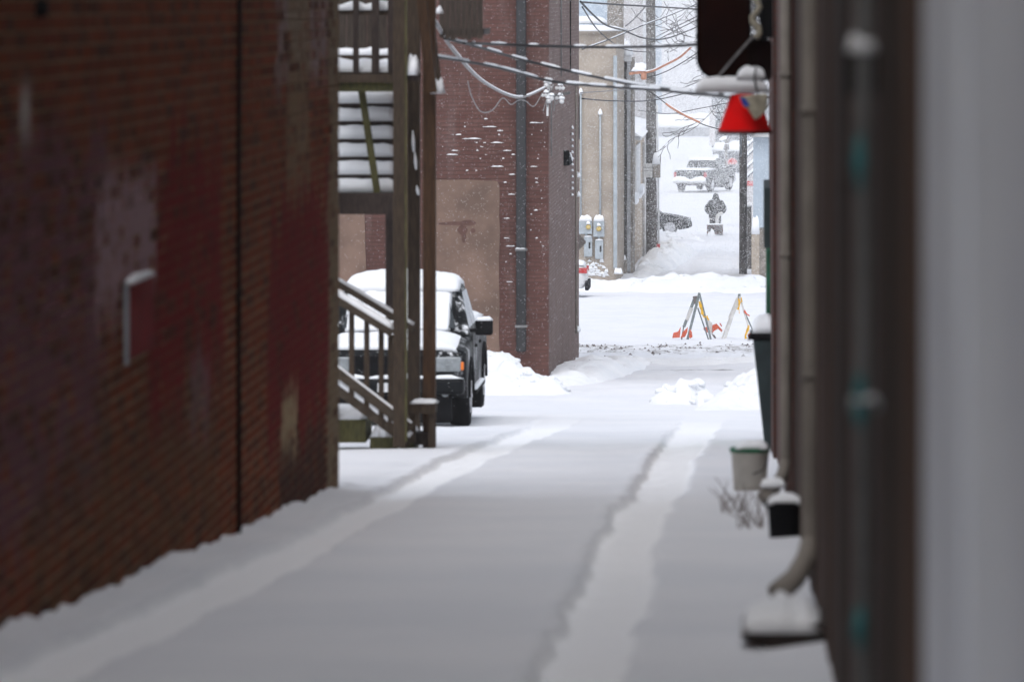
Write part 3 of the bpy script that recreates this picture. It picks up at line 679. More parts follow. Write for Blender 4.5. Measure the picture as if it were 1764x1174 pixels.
def sedan(loc, rz, label, paint, roofsnow=True):
    root = empty('parked_car', loc, label, 'car', None, rz, local=True)
    prof = [(.05, .32), (0, .46), (.03, .62), (.14, .72), (.6, .84), (1.15, .92), (1.9, .96), (3.6, .98), (4.2, .98), (4.48, .92), (4.55, .75), (4.56, .42), (4.45, .28)]
    prof += arch(3.62, .36, .27) + [(3.1, .22), (1.4, .22)] + arch(.92, .36, .27) + [(.5, .24)]
    loft(prof, .89, .6, .12, ry=.2).build('body', paint, root, bevel=.01, world=False)
    cab = [(1.2, .90), (1.95, 1.36), (2.3, 1.43), (2.95, 1.42), (3.35, 1.34), (4.0, .95)]
    c = loft(cab, .84, 1.1, .08, k=.3, z0=.93).build('cabin', paint, root, bevel=.02, world=False)
    for s in (-1, 1):
        def sx(z): return s * (.84 * (1 - .3 * (z - .93)) + .004)
        for q in (((1.5, .99), (2.45, .99), (2.45, 1.34), (2.02, 1.34)), ((2.5, .99), (3.6, .99), (3.25, 1.32), (2.5, 1.34))):
            vs = [(sx(z), y, z) for y, z in q]
            MB().add(vs, [(0, 1, 2, 3)] if s > 0 else [(3, 2, 1, 0)]).build('side_window', M['glass'], c, world=False)
        MB().box(min(s * .45, s * .83), max(s * .45, s * .83), .03, .3, .58, .72).build('headlight', M['lens'], root, bevel=.03, world=False)
        MB().box(min(s * .5, s * .895), max(s * .5, s * .895), 4.28, 4.565, .72, .88).build('tail_light', M['tail'], root, bevel=.02, world=False)
        MB().box(min(s * .885, s * .895), max(s * .885, s * .895), 1.45, 2.47, .34, .95).build('door', paint, root, world=False)
        MB().box(min(s * .885, s * .895), max(s * .885, s * .895), 2.5, 3.3, .34, .95).build('door', paint, root, world=False)
    MB().add([(-.7, 1.36, 1.02), (.7, 1.36, 1.02), (.62, 1.9, 1.345), (-.62, 1.9, 1.345)], [(0, 1, 2, 3)]).build('windscreen', M['glass'], c, world=False)
    MB().box(-.85, .85, 4.5, 4.62, .22, .5).build('rear_bumper', M['black'], root, bevel=.03, world=False)
    MB().box(-.6, .6, -.02, .05, .36, .56).build('grille', M['black'], root, bevel=.01, world=False)
    wheels(root, [(s * .79, y) for s in (-1, 1) for y in (.92, 3.62)], .335, .21, .235)
    r = MB(); r.pad(-.72, .72, 2.0, 3.4, 0, .15, 16, 12, .2, 5, 4, base=lambda x, y: interp([(2, 1.37), (2.3, 1.42), (2.95, 1.41), (3.4, 1.32)], y)); r.build('roof_snow', M['snow'], c, True, world=False)
    if roofsnow:
        t = MB(); t.pad(-.82, .82, 3.75, 4.5, .95, .12, 14, 10, .2, 7, 4); t.build('boot_snow', M['snow'], root, True, world=False)
        h = MB(); h.pad(-.8, .8, .2, 1.2, 0, .1, 14, 10, .2, 8, 4, base=lambda x, y: lerp(.72, .93, (y - .2))); h.build('hood_snow', M['snow'], root, True, world=False)
    return root
TD = 72.4
tk = pickup((X_(803, TD) - .95, TD, gz(TD) - .07), 0, 'black pickup truck buried in snow, parked behind the wooden staircase', M['carblacksnow'])
tk.scale = (.95, .95, .95)
FD = 326
pickup((-3.05, FD + 5.2, ground_h(-4.3, FD) + .02), R(163), 'dark pickup truck seen from behind in blowing snow, far up the street', M['cargrey'], snowy=False)
BD = 247
sedan((X_(1191, BD), BD, gz(BD) + .1), R(90), 'black car nosing out behind the utility pole', M['carblack'], roofsnow=False)
WD = 167
sedan((X_(1015, WD) - 4.6, WD, gz(WD) - .02), R(-90), 'white car with red tail light by the tan building', M['carwhite'])

# ------------------------------------------------------------------ brown brick building at the end of the alley
ED, E2 = 97.0, 112.3
EX = X_(945, ED)
eb = empty('brick_building', (EX - 5, ED + 5, gz(ED)), 'maroon-brown painted brick building with tan patches and a dark drainpipe', 'building')
MB().box(EX - 26, EX, ED, ED + .3, -8, 5.5).build('wall', M['fbrick'], eb)
MB().box(EX - .3, EX - .002, ED + .3, E2, -8.4, 5.5).build('wall', M['fbrick_side'], eb)
MB().box(EX - 26, EX - .3, E2 - .3, E2, -8.4, 5.5).build('wall', M['fbrick_side'], eb)
MB().box(EX - 26, EX - .3, ED + .3, E2 - .3, 5.0, 5.4).build('roof', M['snow'], eb)
def patch_poly(px0, px1, py0, py1, seed):
    x0, x1, z0, z1 = X_(px0, ED), X_(px1, ED), Z_(py1, ED), Z_(py0, ED); pts = []
    r = .1
    ring = [(x1, z0)] + [(x1, lerp(z0, z1 - r, i / 14)) for i in range(1, 15)] + [(x1 - .04, z1 - .03), (x1 - r, z1)] + [(lerp(x1 - r, x0, i / 8), z1) for i in range(1, 9)] + [(x0, lerp(z1, z0, i / 14)) for i in range(1, 15)]
    return [(x + .03 * nz(x * 5, z * 5, seed), z + .02 * nz(z * 6, x * 6, seed + 2)) for x, z in ring]
MB().prism(patch_poly(745, 860, 310, 690, 1), ED - .02, ED + .1).build('render_patch', M['plaster'], eb)
MB().prism(patch_poly(520, 630, 300, 690, 5), ED - .02, ED + .1).build('render_patch', M['plaster'], eb)
sm = MB()                                              # stain left by a removed fitting
for (cx, cy, rx, ry) in ((785, 385, 34, 3), (806, 384, 14, 5), (797, 396, 9, 8), (799, 408, 4, 10), (815, 397, 4, 4)):
    c = P(cx, cy, ED - .023); s = (ED / F)
    sm.add([(c.x + rx * s * math.cos(a) * (1 + .2 * nz(a, cx)), c.y, c.z + ry * s * math.sin(a) * (1 + .2 * nz(a, cy))) for a in [2 * math.pi * i / 14 for i in range(14)]], [tuple(range(14))])
for i in range(len(sm.v)): v = sm.v[i]; sm.v[i] = (v[0], v[1] - .0006 * (i // 14), v[2])
sm.build('stain', mat('rusty_stain', (.10, .052, .042), .9, .2, 10, 0), eb)
dp = MB().pbox(889, 906, -600, 606, ED - .12, .11).build('drainpipe', mat('dark_iron_pipe', (.03, .03, .032), .7, .25, 3, .2, 30, stretch=(1, 1, .3)), eb, bevel=.03)
for py in (-40, 100, 428, 560):
    c = MB().pbox(887, 908, py, py + 4, ED - .13, .13).build('pipe_clamp', M['conduit'], dp)
m = MB(); m.pad(X_(888, ED), X_(907, ED), ED - .14, ED, Z_(428, ED), .03, 6, 4, .3, 2); m.build('snow_cap', M['snow'], dp, True)
lg = MB(); random.seed(21)                             # little shelves of snow caught on proud brick edges
rows = [round(Z_(y, ED) / COURSE) * COURSE for y in range(204, 486, 7)]
for z in rows:
    y = -z * F / ED
    for _ in range(random.choice((0, 1, 2, 3, 4, 5))):
        px = random.uniform(757, 940)
        if 884 < px < 910 or (px < 866 and y > 300): continue
        if px < 880 and y < 205: continue
        w = random.choice((2, 3, 5, 8, 12, 20, 34)) * random.uniform(.5, 1.1)
        px1 = min(px + w, 943)
        if px < 889 < px1: px1 = 888
        lg.pad(X_(px, ED), X_(px1, ED), ED - .022, ED + .005, z, .016, 6, 3, .7, px, 3)
tag(lg.build('snow_ledges', M['snow'], eb, True), kind='stuff')
def side(px): return F * -EX / (VX - px)               # distance along the alley face for a photo column
for px, y0, y1, r, m_ in ((965, -300, 132, .014, 'conduit'), (981, -300, 120, .014, 'black'), (991, 150, 575, .022, 'spout'), (948, 170, 270, .012, 'conduit')):
    d = side(px); MB().tube([(EX + .02, d, Z_(y0, d)), (EX + .02, d, Z_(y1, d))], r, 6).build('conduit_pipe', M[m_], eb, True)
for py in (305, 338, 570):
    d = side(992); m = MB(); z = Z_(py, d); m.pad(EX, EX + .09, d - .3, d + .3, z, .09, 6, 6, .4, py, 2.5); m.build('bracket_snow', M['snow'], eb, True)
rg = MB()
for i in range(12):
    d = side(983.5); z = Z_(222 + i * 10.4, d); rg.pad(EX, EX + .05, d - .2, d + .2, z, .045, 4, 4, .4, i, 2.5)
rg.build('rung_snow', M['snow'], eb, True)
d = side(974); z = Z_(266, d)
tb = MB().prism([(d - .9, z + .1), (d + .9, z - .18), (d - .9, z - .18)], EX, EX + .10, 'x').build('wall_lamp', M['black'], eb)
MB().bar((EX + .06, d - .2, z + .02), (EX + .06, d + .85, z - .13), .1, .05).build('snow_cap', M['snow'], tb)
d = side(998.5)
MB().tube([(EX - .02, E2 + .06, 1), (EX - .02, E2 + .06, Z_(90, E2))], .02, 6).build('conduit_pipe', M['black'], eb, True)
MB().box(EX - .06, EX + .01, E2, E2 + .12, Z_(240, E2), Z_(165, E2)).build('junction_box', M['black'], eb)
# cluster of insulators on the corner
ins = empty('insulator_cluster', P(955, 165, ED + 2), 'cluster of snowy white insulators and wire ends on the brick corner', 'insulators')
random.seed(4)
MB().bar((EX - .02, ED + 2, Z_(165, ED + 2)), (EX + .3, ED + 2, Z_(160, ED + 2)), .04, .05).build('bracket', M['conduit'], ins)
for i in range(8):
    c = P(random.uniform(938, 972), random.uniform(146, 176), ED - random.uniform(.1, .4))
    s = MB().lathe([(.012, -.09), (.035, -.07), (.022, -.03), (.045, -.01), (.022, .02), (.04, .05), (.01, .08)], c, 10, random.choice('zyx')).build('insulator', M['porcelain'], ins, True)
    MB().pad(c.x - .05, c.x + .05, c.y - .05, c.y + .05, c.z + .045, .05, 6, 6, .3, i, 2.2).build('snow_cap', M['snow'], s, True)
for i in range(6):
    a = P(random.uniform(940, 970), random.uniform(140, 160), ED - .3); b = a + Vector((random.uniform(-.1, .1), 0, -random.uniform(.15, .4)))
    MB().tube([a, a.lerp(b, .5) + Vector((random.uniform(-.05, .05), 0, 0)), b], .010, 5).build('wire_end', M['wiregrey'], ins, True)
MB().bar(P(944, 137, ED - .25), P(943, 200, ED - .25), .035, .035).build('hanger', M['porcelain'], ins)

# ------------------------------------------------------------------ overhead wires
def catmull(pts, n=8):
    out = []; p = [pts[0]] + list(pts) + [pts[-1]]
    for i in range(1, len(p) - 2):
        for k in range(n):
            t = k / n; a, b, c, d = p[i - 1], p[i], p[i + 1], p[i + 2]
            out.append(.5 * ((2 * b) + (c - a) * t + (2 * a - 5 * b + 4 * c - d) * t * t + (3 * b - a - 3 * c + d) * t ** 3))
    out.append(pts[-1]); return out
def wire(pts, r, label, m='wire', snow=0, seed=0, name='overhead_wire', cat='wire', gap=.35):
    P3 = catmull([P(*q) for q in pts], 10)
    root = MB().tube(P3, r, 6).build(name, M[m], None, True); tag(root, label, cat)
    if snow:
        mm = MB(); seg = []
        fine = catmull(P3, 3)
        for i, p in enumerate(fine):
            k = nz(i * .12 + seed * 3.3, seed, 1, 2) + gap
            if k > 0: seg.append((p + Vector((0, 0, r * .6 + snow * .55)), snow * min(1, .35 + 2.2 * k)))
            if (k <= 0 or i == len(fine) - 1) and len(seg) > 2:
                pp = [s[0] for s in seg]; rr = [s[1] for s in seg]; rr[0] *= .25; rr[-1] *= .25
                mm.tube(pp, rr, 6); seg = []
            elif k <= 0: seg = []
        if mm.v: mm.build('snow_crust', M['snow'], root, True)
    return root
wire([(798, 74, 64), (870, 77, 66), (1000, 81, 66), (1100, 81, 64), (1200, 77, 58), (1300, 62, 46)], .016, 'thick black cable with snow clumps, highest of the three crossing the alley', snow=.014, seed=1, gap=.05)
wire([(765, 66, 64), (830, 83, 66), (900, 103, 68), (1000, 127, 68), (1100, 147, 64), (1200, 158, 56), (1320, 168, 44)], .016, 'thick snow-laden cable, middle of the three crossing the alley', snow=.017, seed=2, gap=.3)
wire([(752, 98, 64), (850, 115, 66), (950, 140, 68), (1040, 149, 66), (1120, 154, 62), (1215, 163, 54), (1320, 172, 44)], .016, 'thick snow-laden cable, lowest of the three crossing the alley', snow=.017, seed=3, gap=.25)
wire([(722, -22, 60), (745, 30, 62), (785, 92, 68), (835, 143, 80), (893, 168, 92), (938, 152, 96.6)], .020, 'frosted grey cable sagging from the staircase to the brick corner', 'wiregrey', snow=.016, seed=4, gap=.6)
wire([(806, 140, 76), (812, 165, 78), (828, 192, 80), (848, 190, 84), (866, 169, 88), (880, 180, 90), (893, 173, 92), (905, 174, 93), (920, 183, 94), (934, 160, 96.4)], .008, 'thin looping wire hanging below the frosted cable', 'wiregrey')
wire([(1002, 4, 113), (1060, 8, 120), (1130, 12, 130), (1230, 18, 150)], .018, 'dark wire running level near the top of the tan buildings')
wire([(1000, 3, 113), (1022, 26, 122), (1045, 44, 135), (1075, 53, 150), (1110, 66, 165), (1150, 66, 180), (1205, 45, 200)], .022, 'crooked dark wire dipping past the tan chimney')
wire([(1003, 85, 112.5), (1050, 68, 120), (1110, 43, 132), (1160, 24, 140), (1240, -10, 150)], .014, 'frosted wire climbing steeply from the brick corner to the dark sign', snow=.012, seed=6, gap=.3)
wire([(1128, 65, 205), (1165, 46, 190), (1230, 14, 170)], .016, 'thin wire rising from the utility pole, upper of a close pair')
wire([(1128, 72, 205), (1165, 52, 190), (1235, 18, 170)], .016, 'thin wire rising from the utility pole, lower of a close pair')
wire([(1003, 12, 113), (1030, 52, 124), (1065, 80, 140), (1090, 88, 160), (1120, 90, 204)], .014, 'thin wire slanting across the snowy porch roof')
wire([(1000, 160, 113), (1060, 156, 125), (1120, 152, 140), (1200, 165, 150)], .010, 'thin taut wire level with the conduit mast', 'wiregrey')
wire([(1003, 170, 113), (1060, 174, 130), (1130, 172, 150), (1230, 150, 160), (1290, 146, 150)], .014, 'thin dark wire crossing below the orange hose')
wire([(1078, 45, 204), (1095, 30, 200), (1132, -12, 180)], .03, 'thick grey service line rising past the siding wall', 'wiregrey')
wire([(1122, 172, 204), (1165, 156, 190), (1235, 128, 170)], .014, 'thin dark wire running up from the pole to the bare tree')
wire([(1100, 190, 204), (1150, 196, 190), (1200, 188, 180), (1280, 172, 170)], .012, 'fine wire sagging under the bare branches')
wire([(1100, 126, 150), (1112, 134, 150), (1150, 122, 149), (1200, 92, 148), (1240, 60, 146)], .012, 'wire inside the upper orange hose')
wire([(1105, 126, 149.8), (1125, 122, 149.7), (1150, 110, 149), (1172, 98, 148.5), (1190, 82, 148)], .030, 'orange line hose with snow on it, rising to the dark sign', 'orange', snow=.022, seed=8, name='line_hose', cat='line hose', gap=.6)
wire([(1100, 148, 150), (1130, 165, 150), (1150, 180, 150), (1210, 214, 150), (1260, 226, 150)], .013, 'wire inside the lower orange hose')
wire([(1147, 178, 149.9), (1156, 185, 149.9), (1180, 199, 149.9), (1206, 211, 149.9)], .032, 'faded orange line hose sloping down beside the red lamp', 'orange', snow=.016, seed=9, name='line_hose', cat='line hose', gap=.5)
hb = empty('hose_clamp', P(1108, 130, 149.8), 'orange clamp block at the end of the upper hose', 'clamp')
MB().lathe([(.05, -.1), (.075, -.08), (.075, .06), (.05, .1)], P(1109, 131, 149.8), 12, 'z').build('block', M['orange'], hb, True)
MB().bar(P(1084, 127, 149.8), P(1112, 124, 149.8), .07, .07).build('arm', M['orange'], hb); m = MB(); c = P(1100, 122, 149.8); m.pad(c.x - .2, c.x + .2, c.y - .1, c.y + .1, c.z - .01, .1, 10, 6, .4, 3, 2.5); m.build('snow_cap', M['snow'], hb, True)

# ------------------------------------------------------------------ tan buildings across the street
AD = 180.0; AX = X_(1061, AD)
ta = empty('tan_building', (AX - 4, AD + 4, gz(AD)), 'tan stucco building with electric meters and a white corner downspout', 'building')
MB().box(AX - 14, AX, AD, AD + 10, -10.5, Z_(58, AD)).build('wall', M['tan'], ta)
cn = MB().box(AX - 14.1, AX + .12, AD - .12, AD + 10.1, Z_(58, AD), Z_(54, AD)).build('cornice', M['tan'], ta)
MB().pad(AX - 14.2, AX + .16, AD - .2, AD + 10, Z_(54, AD), .17, 40, 10, .2, 1, 12).build('snow_cap', M['snow'], cn, True)
d = AD - .12
MB().pbox(1056.5, 1063, 96, 462, d, .11).build('downspout', M['galv'], ta, bevel=.02)
m = MB(); c = P(1064, 470, d - .1); m.pad(c.x - .12, c.x + .16, c.y - .2, c.y + .2, c.z - .02, .2, 10, 8, .2, 2, 2.3); m.build('downspout_snow', M['snow'], ta, True)
sk = MB(); random.seed(9)
for i in range(26):                                     # wind-packed snow stuck low on the wall
    c = P(random.uniform(1013, 1046), random.gauss(466, 8), AD - .01)
    sk.pad(c.x - random.uniform(.03, .16), c.x + random.uniform(.03, .16), c.y - .02, c.y + .03, c.z, random.uniform(.03, .14), 6, 4, .9, i, 2.5)
sk.build('stuck_snow', M['snow'], ta, True)
def meter(px0, px1, py0, py1, cx, cy, pipe_x, pipe_top, lab, bx0, bx1, by0, by1):
    d = AD - .16
    r = empty('electric_meter', P((px0 + px1) / 2, py1, d), lab, 'meter')
    b = MB().pbox(px0, px1, py0, py1, d, .15).build('meter_box', M['galv'], r, bevel=.015)
    MB().lathe([(.075, 0), (.08, .03), (.07, .06), (.02, .075)][::-1] if False else [(.02, -.09), (.07, -.075), (.08, -.04), (.085, 0)], P(cx, cy, d), 18, 'y').build('meter_dial', M['meterface'], b, True)
    c = P(cx, cy - 5, d - .05); MB().pad(c.x - .07, c.x + .07, c.y - .05, c.y + .05, c.z, .09, 8, 6, .2, 3, 2.2).build('dial_snow', M['snow'], b, True)
    MB().pad(X_(px0, d), X_(px1, d), d - .01, d + .16, Z_(py0, d), .20, 10, 8, .2, px0, 3).build('snow_cap', M['snow'], b, True)
    MB().tube([P(pipe_x, py0, d + .09), P(pipe_x, pipe_top, d + .09)], .032, 8).build('conduit_mast', M['galv'], r, True)
    c = P(pipe_x, pipe_top, d + .09); MB().lathe([(.07, -.03), (.075, .02), (.05, .1), (.01, .16)], c, 10).build('mast_snow', M['snow'], r, True)
    k = MB().pbox(bx0, bx1, by0, by1, d + .02, .13).build('breaker_box', M['galv'], r, bevel=.012)
    MB().pbox((bx0 + bx1) / 2 + 1, (bx0 + bx1) / 2 + 4, by0 + 9, by0 + 20, d + .015, .01).build('breaker_handle', M['ink'], k)
    MB().pad(X_(bx0, d), X_(bx1, d), d, d + .14, Z_(by0, d), .04, 8, 5, .2, bx0, 3).build('snow_cap', M['snow'], k, True)
    MB().tube([P((bx0 + bx1) / 2, by0, d + .08), P((px0 + px1) / 2, py1, d + .08)], .03, 8).build('nipple', M['galv'], r, True)
meter(997, 1020, 381, 403, 1013.5, 391, 1000.5, 160, 'grey electric meter beside the brick corner, mast taller', 1006, 1020, 408, 442)
meter(1022, 1041, 381, 408, 1031.5, 394, 1034, 196, 'grey electric meter standing clear of the brick corner, mast shorter', 1025, 1039, 414, 446)
# timber-framed porch bay in the gap, white frame round dark boards
pb = empty('porch_bay', P(1074, 470, 191), 'narrow dark boarded bay with white frame beside the tan building', 'porch')
d = 190.3
MB().pbox(1062, 1090, 100, 478, d, 3).build('back_wall', M['greyrough'], pb)
for i, px in enumerate((1064.5, 1068.2, 1071.9, 1075.6)): MB().pbox(px, px + 3.3, 108, 452, d - .05, .04).build('board', M['pole'], pb)
MB().pbox(1080, 1086, 96, 468, d - .2, .18).build('frame_post', mat('grey_trim', (.34, .35, .37), .6, .08, 3, .1, 30), pb)
hd = MB().pbox(1060, 1088, 96, 106, d - .22, .25).build('frame_head', M['white'], pb)
MB().pad(X_(1060, d), X_(1088, d), d - .3, d + 3, Z_(96, d), .45, 14, 10, .3, 2, 3).build('roof_snow', M['snow'], pb, True)
st_ = MB().pbox(1064, 1080, 448, 480, d - .5, .4).build('plinth', M['greyrough'], pb); MB().pad(X_(1063, d), X_(1080, d), d - .5, d, Z_(448, d), .2, 10, 6, .2, 4, 2.3).build('snow_cap', M['snow'], pb, True)
# second tan building along the lane
B0, B1 = 195.0, 216.0; BX = X_(1086, B0)
tb = empty('tan_building', (BX - 4, 205, gz(205)), 'tan lane-side building with tall white panels and a snowy sloping roof', 'building')
MB().box(BX - 8, BX, B0, B1, -11.5, Z_(232, B0)).build('wall', M['tan2'], tb)
rf = MB().prism([(BX - 8, Z_(150, B0)), (BX + .35, Z_(236, B0)), (BX + .35, Z_(242, B0)), (BX - 8, Z_(156, B0))], B0 - .4, B1 + .3).build('roof', M['white'], tb)
MB().prism([(BX - 8, Z_(144, B0)), (BX + .2, Z_(229, B0)), (BX + .42, Z_(236, B0)), (BX - 8, Z_(150.5, B0))], B0 - .5, B1 + .4).build('roof_snow', M['snow'], rf)
def dl(px): return F * -BX / (VX - px)
for a, b, y0, y1 in ((1087.5, 1091, 262, 352), (1094, 1101, 252, 342)):
    da, db = dl(a), dl(b); pn = MB().box(BX, BX + .05, da, db, Z_(y1, da), Z_(y0, da)).build('window_panel', M['white'], tb)
    MB().prism([(da, Z_(y1, da)), (db, Z_(y1, da)), (db, Z_(y1 - 16, da))], BX, BX + .2, 'x').build('sill_snow', M['snow'], pn)
d = dl(1106)
MB().tube([(BX + .1, d, Z_(245, d)), (BX + .1, d, Z_(452, d))], .08, 8).build('downspout', M['white'], tb, True)
MB().tube([(BX + .1, dl(1110), Z_(232, d)), (BX + .1, dl(1110), Z_(452, d))], .06, 8).build('downspout', M['white'], tb, True)
# taller buildings behind, over the tan roof
bb = empty('siding_building', P(1030, 200, 215), 'pale blue-grey wall rising behind the tan roof', 'building')
MB().box(X_(960, 212), X_(1046, 212), 212, 222, -10, 3.5).build('wall', M['bluewall'], bb)
MB().box(X_(960, 212), X_(1046, 212), 211.4, 212, Z_(40, 212), Z_(36, 212)).build('ledge', M['white'], bb)
MB().pad(X_(960, 211), X_(1047, 211), 209, 212, Z_(40, 211), .25, 20, 8, .2, 2, 4).build('ledge_snow', M['snow'], bb, True)
ch = empty('chimney', P(1060, 60, 206), 'broad rough tan chimney above the snowy porch roof', 'chimney')
MB().pbox(1046, 1073, -140, 62, 206, 1.2).build('stack', M['greyrough'], ch)
MB().pbox(1045, 1074, 52, 66, 205.9, 1.4).build('base_course', M['greyrough'], ch)
sb = empty('siding_building', P(1090, 200, 236), 'pale board-sided building between the chimney and the pole', 'building')
for i in range(10): MB().pbox(1066 + i * 5.4, 1070.8 + i * 5.4, -200, 410, 236, .08).build('board', M['palewall'], sb)
MB().pbox(1064, 1121, -200, 410, 236.1, 6).build('wall', M['palewall'], sb)
MB().tube([P(1110, -100, 235.8), P(1110, 118, 235.8)], .06, 8).build('downspout', M['white'], sb, True)
rp = MB().pbox(1082, 1118, 120, 128, 233, 3).build('porch_roof', M['white'], sb); MB().pad(X_(1082, 233), X_(1118, 233), 232.8, 236, Z_(120, 233), .25, 12, 8, .2, 4, 3).build('roof_snow', M['snow'], rp, True)

# ------------------------------------------------------------------ utility poles
PD = 204.0
up = empty('utility_pole', P(1121, 450, PD), 'thick dark utility pole with a white notice and grey box on it', 'pole')
c0 = P(1122, 452, PD); MB().tube([(c0.x + .02, PD, gz(PD) - .3), (c0.x - .01, PD, Z_(200, PD)), (c0.x - .03, PD, 2.5)], [.21, .18, .155], 14).build('shaft', M['pole'], up, True)
MB().tube([(c0.x + .27, PD, gz(PD)), (c0.x + .25, PD, Z_(300, PD)), (c0.x + .20, PD, Z_(180, PD))], .035, 8).build('riser_pipe', M['white'], up, True)
bx = MB().pbox(1125, 1137.5, 283, 306, PD - .24, .3).build('switch_box', M['greyrough'], up, bevel=.02)
c = P(1131, 283, PD); MB().pad(c.x - .16, c.x + .14, PD - .26, PD + .1, c.z, .42, 8, 8, .3, 2, 2.5).build('snow_cap', M['snow'], bx, True)
MB().prism([(X_(1136, PD), Z_(284, PD)), (X_(1138, PD), Z_(284, PD)), (X_(1138.6, PD), Z_(265, PD)), (X_(1137.6, PD), Z_(266, PD))], PD - .2, PD + .1).build('box_flap', M['sheet'], bx)
nt_ = MB().pbox(1110.5, 1124, 281.5, 305.5, PD - .26, .02).build('notice', M['bwhite'], up)
def text(s, size, loc, m, parent, o_=None):
    cu = bpy.data.curves.new('lettering', 'FONT'); cu.body = s; cu.size = size; cu.align_x = 'CENTER'; cu.extrude = .001
    tmp = bpy.data.objects.new('lettering_curve', cu); me = bpy.data.meshes.new_from_object(tmp); bpy.data.objects.remove(tmp)
    me.materials.clear(); me.materials.append(M[m]); o = bpy.data.objects.new('lettering', me); COL.objects.link(o); o.parent = parent
    o.location = Vector(loc) - org(parent); o.rotation_euler = (R(90), 0, 0); return o
for s, py, sz in (('UNAUTHORIZED', 285.6, .035), ('PARKED', 290.5, .105), ('VEHICLES', 295.5, .082), ('WILL BE TOWED', 299, .035), ("AT OWNER'S", 301.6, .035), ('EXPENSE', 304, .035)):
    text(s, sz, P(1117.2, py, PD - .263), 'ink', nt_)
MB().bar(P(1127, 388, PD - .4), P(1134, 424, PD - .4), .025, .03).build('guy_strap', M['sheet'], up); MB().pbox(1131, 1137, 420, 431, PD - .45, .08).build('red_tag', M['mid_red'], up)
QD = 190.0
rp_ = empty('utility_pole', P(1280, 472, QD), 'slimmer dark utility pole standing right of the person', 'pole')
MB().tube([(X_(1280, QD), QD, gz(QD) - .3), (X_(1281, QD), QD, 2)], [.135, .12], 14).build('shaft', M['pole'], rp_, True)
MB().tube([(X_(1276.5, QD), QD - .15, Z_(270, QD)), (X_(1276.5, QD), QD - .15, Z_(120, QD))], .022, 8).build('cable_guard', M['galv'], rp_, True)
# ------------------------------------------------------------------ far right: concrete pillar, blue shed, short post
cp = empty('concrete_pillar', P(1301, 480, 179), 'square tan concrete pillar with a tall snow cap', 'pillar')
MB().pbox(1294.5, 1308, 402, 492, 179, .26).build('shaft', M['concrete'], cp, bevel=.01); m = MB(); c = P(1301.5, 402, 179.1); m.pad(c.x - .125, c.x + .13, 178.98, 179.28, c.z - .02, .52, 10, 10, .12, 3, 5); m.build('snow_cap', M['snow'], cp, True)
sp_ = empty('short_post', P(1291, 440, 196), 'short grey post with snow on top behind the concrete pillar', 'post')
MB().pbox(1287, 1294.5, 356, 476, 196, .14).build('shaft', M['pole'], sp_); MB().pad(X_(1285.5, 196), X_(1296, 196), 195.95, 196.2, Z_(356, 196), .16, 8, 6, .2, 2, 2.5).build('snow_cap', M['snow'], sp_, True)
sh = empty('blue_shed', P(1310, 470, 186), 'pale blue-grey shed wall with a stone base at the lane edge', 'shed')
MB().box(X_(1297.5, 186), 5, 186, 192, Z_(392, 186), Z_(236, 186)).build('wall', M['bluewall'], sh)
MB().box(X_(1306, 186), 5, 186.05, 192, -10, Z_(392, 186)).build('base', M['greyrough'], sh)
MB().pad(X_(1294, 186), 5.2, 185.7, 192.4, Z_(236, 186), .4, 20, 10, .2, 2, 5).build('roof_snow', M['snow'], sh, True)
rs = empty('porch_steps', P(1292, 330, 262), 'snow-covered porch rails behind the slim pole', 'porch')
for y0, y1 in ((256, 242), (272, 258), (292, 278), (308, 294)):
    a, b = P(1284, y0, 262), P(1299, y1, 262); MB().bar(a, b, .12, .1).build('rail', M['greyhouse'], rs); MB().bar(a + Vector((0, 0, .1)), b + Vector((0, 0, .1)), .14, .1).build('rail_snow', M['snow'], rs)
MB().pbox(1286, 1300, 248, 400, 263, 2).build('porch_wall', M['palewall'], rs)
MB().pbox(1286, 1300, 312, 320, 262.97, .03).build('red_band', M['mid_red'], rs)

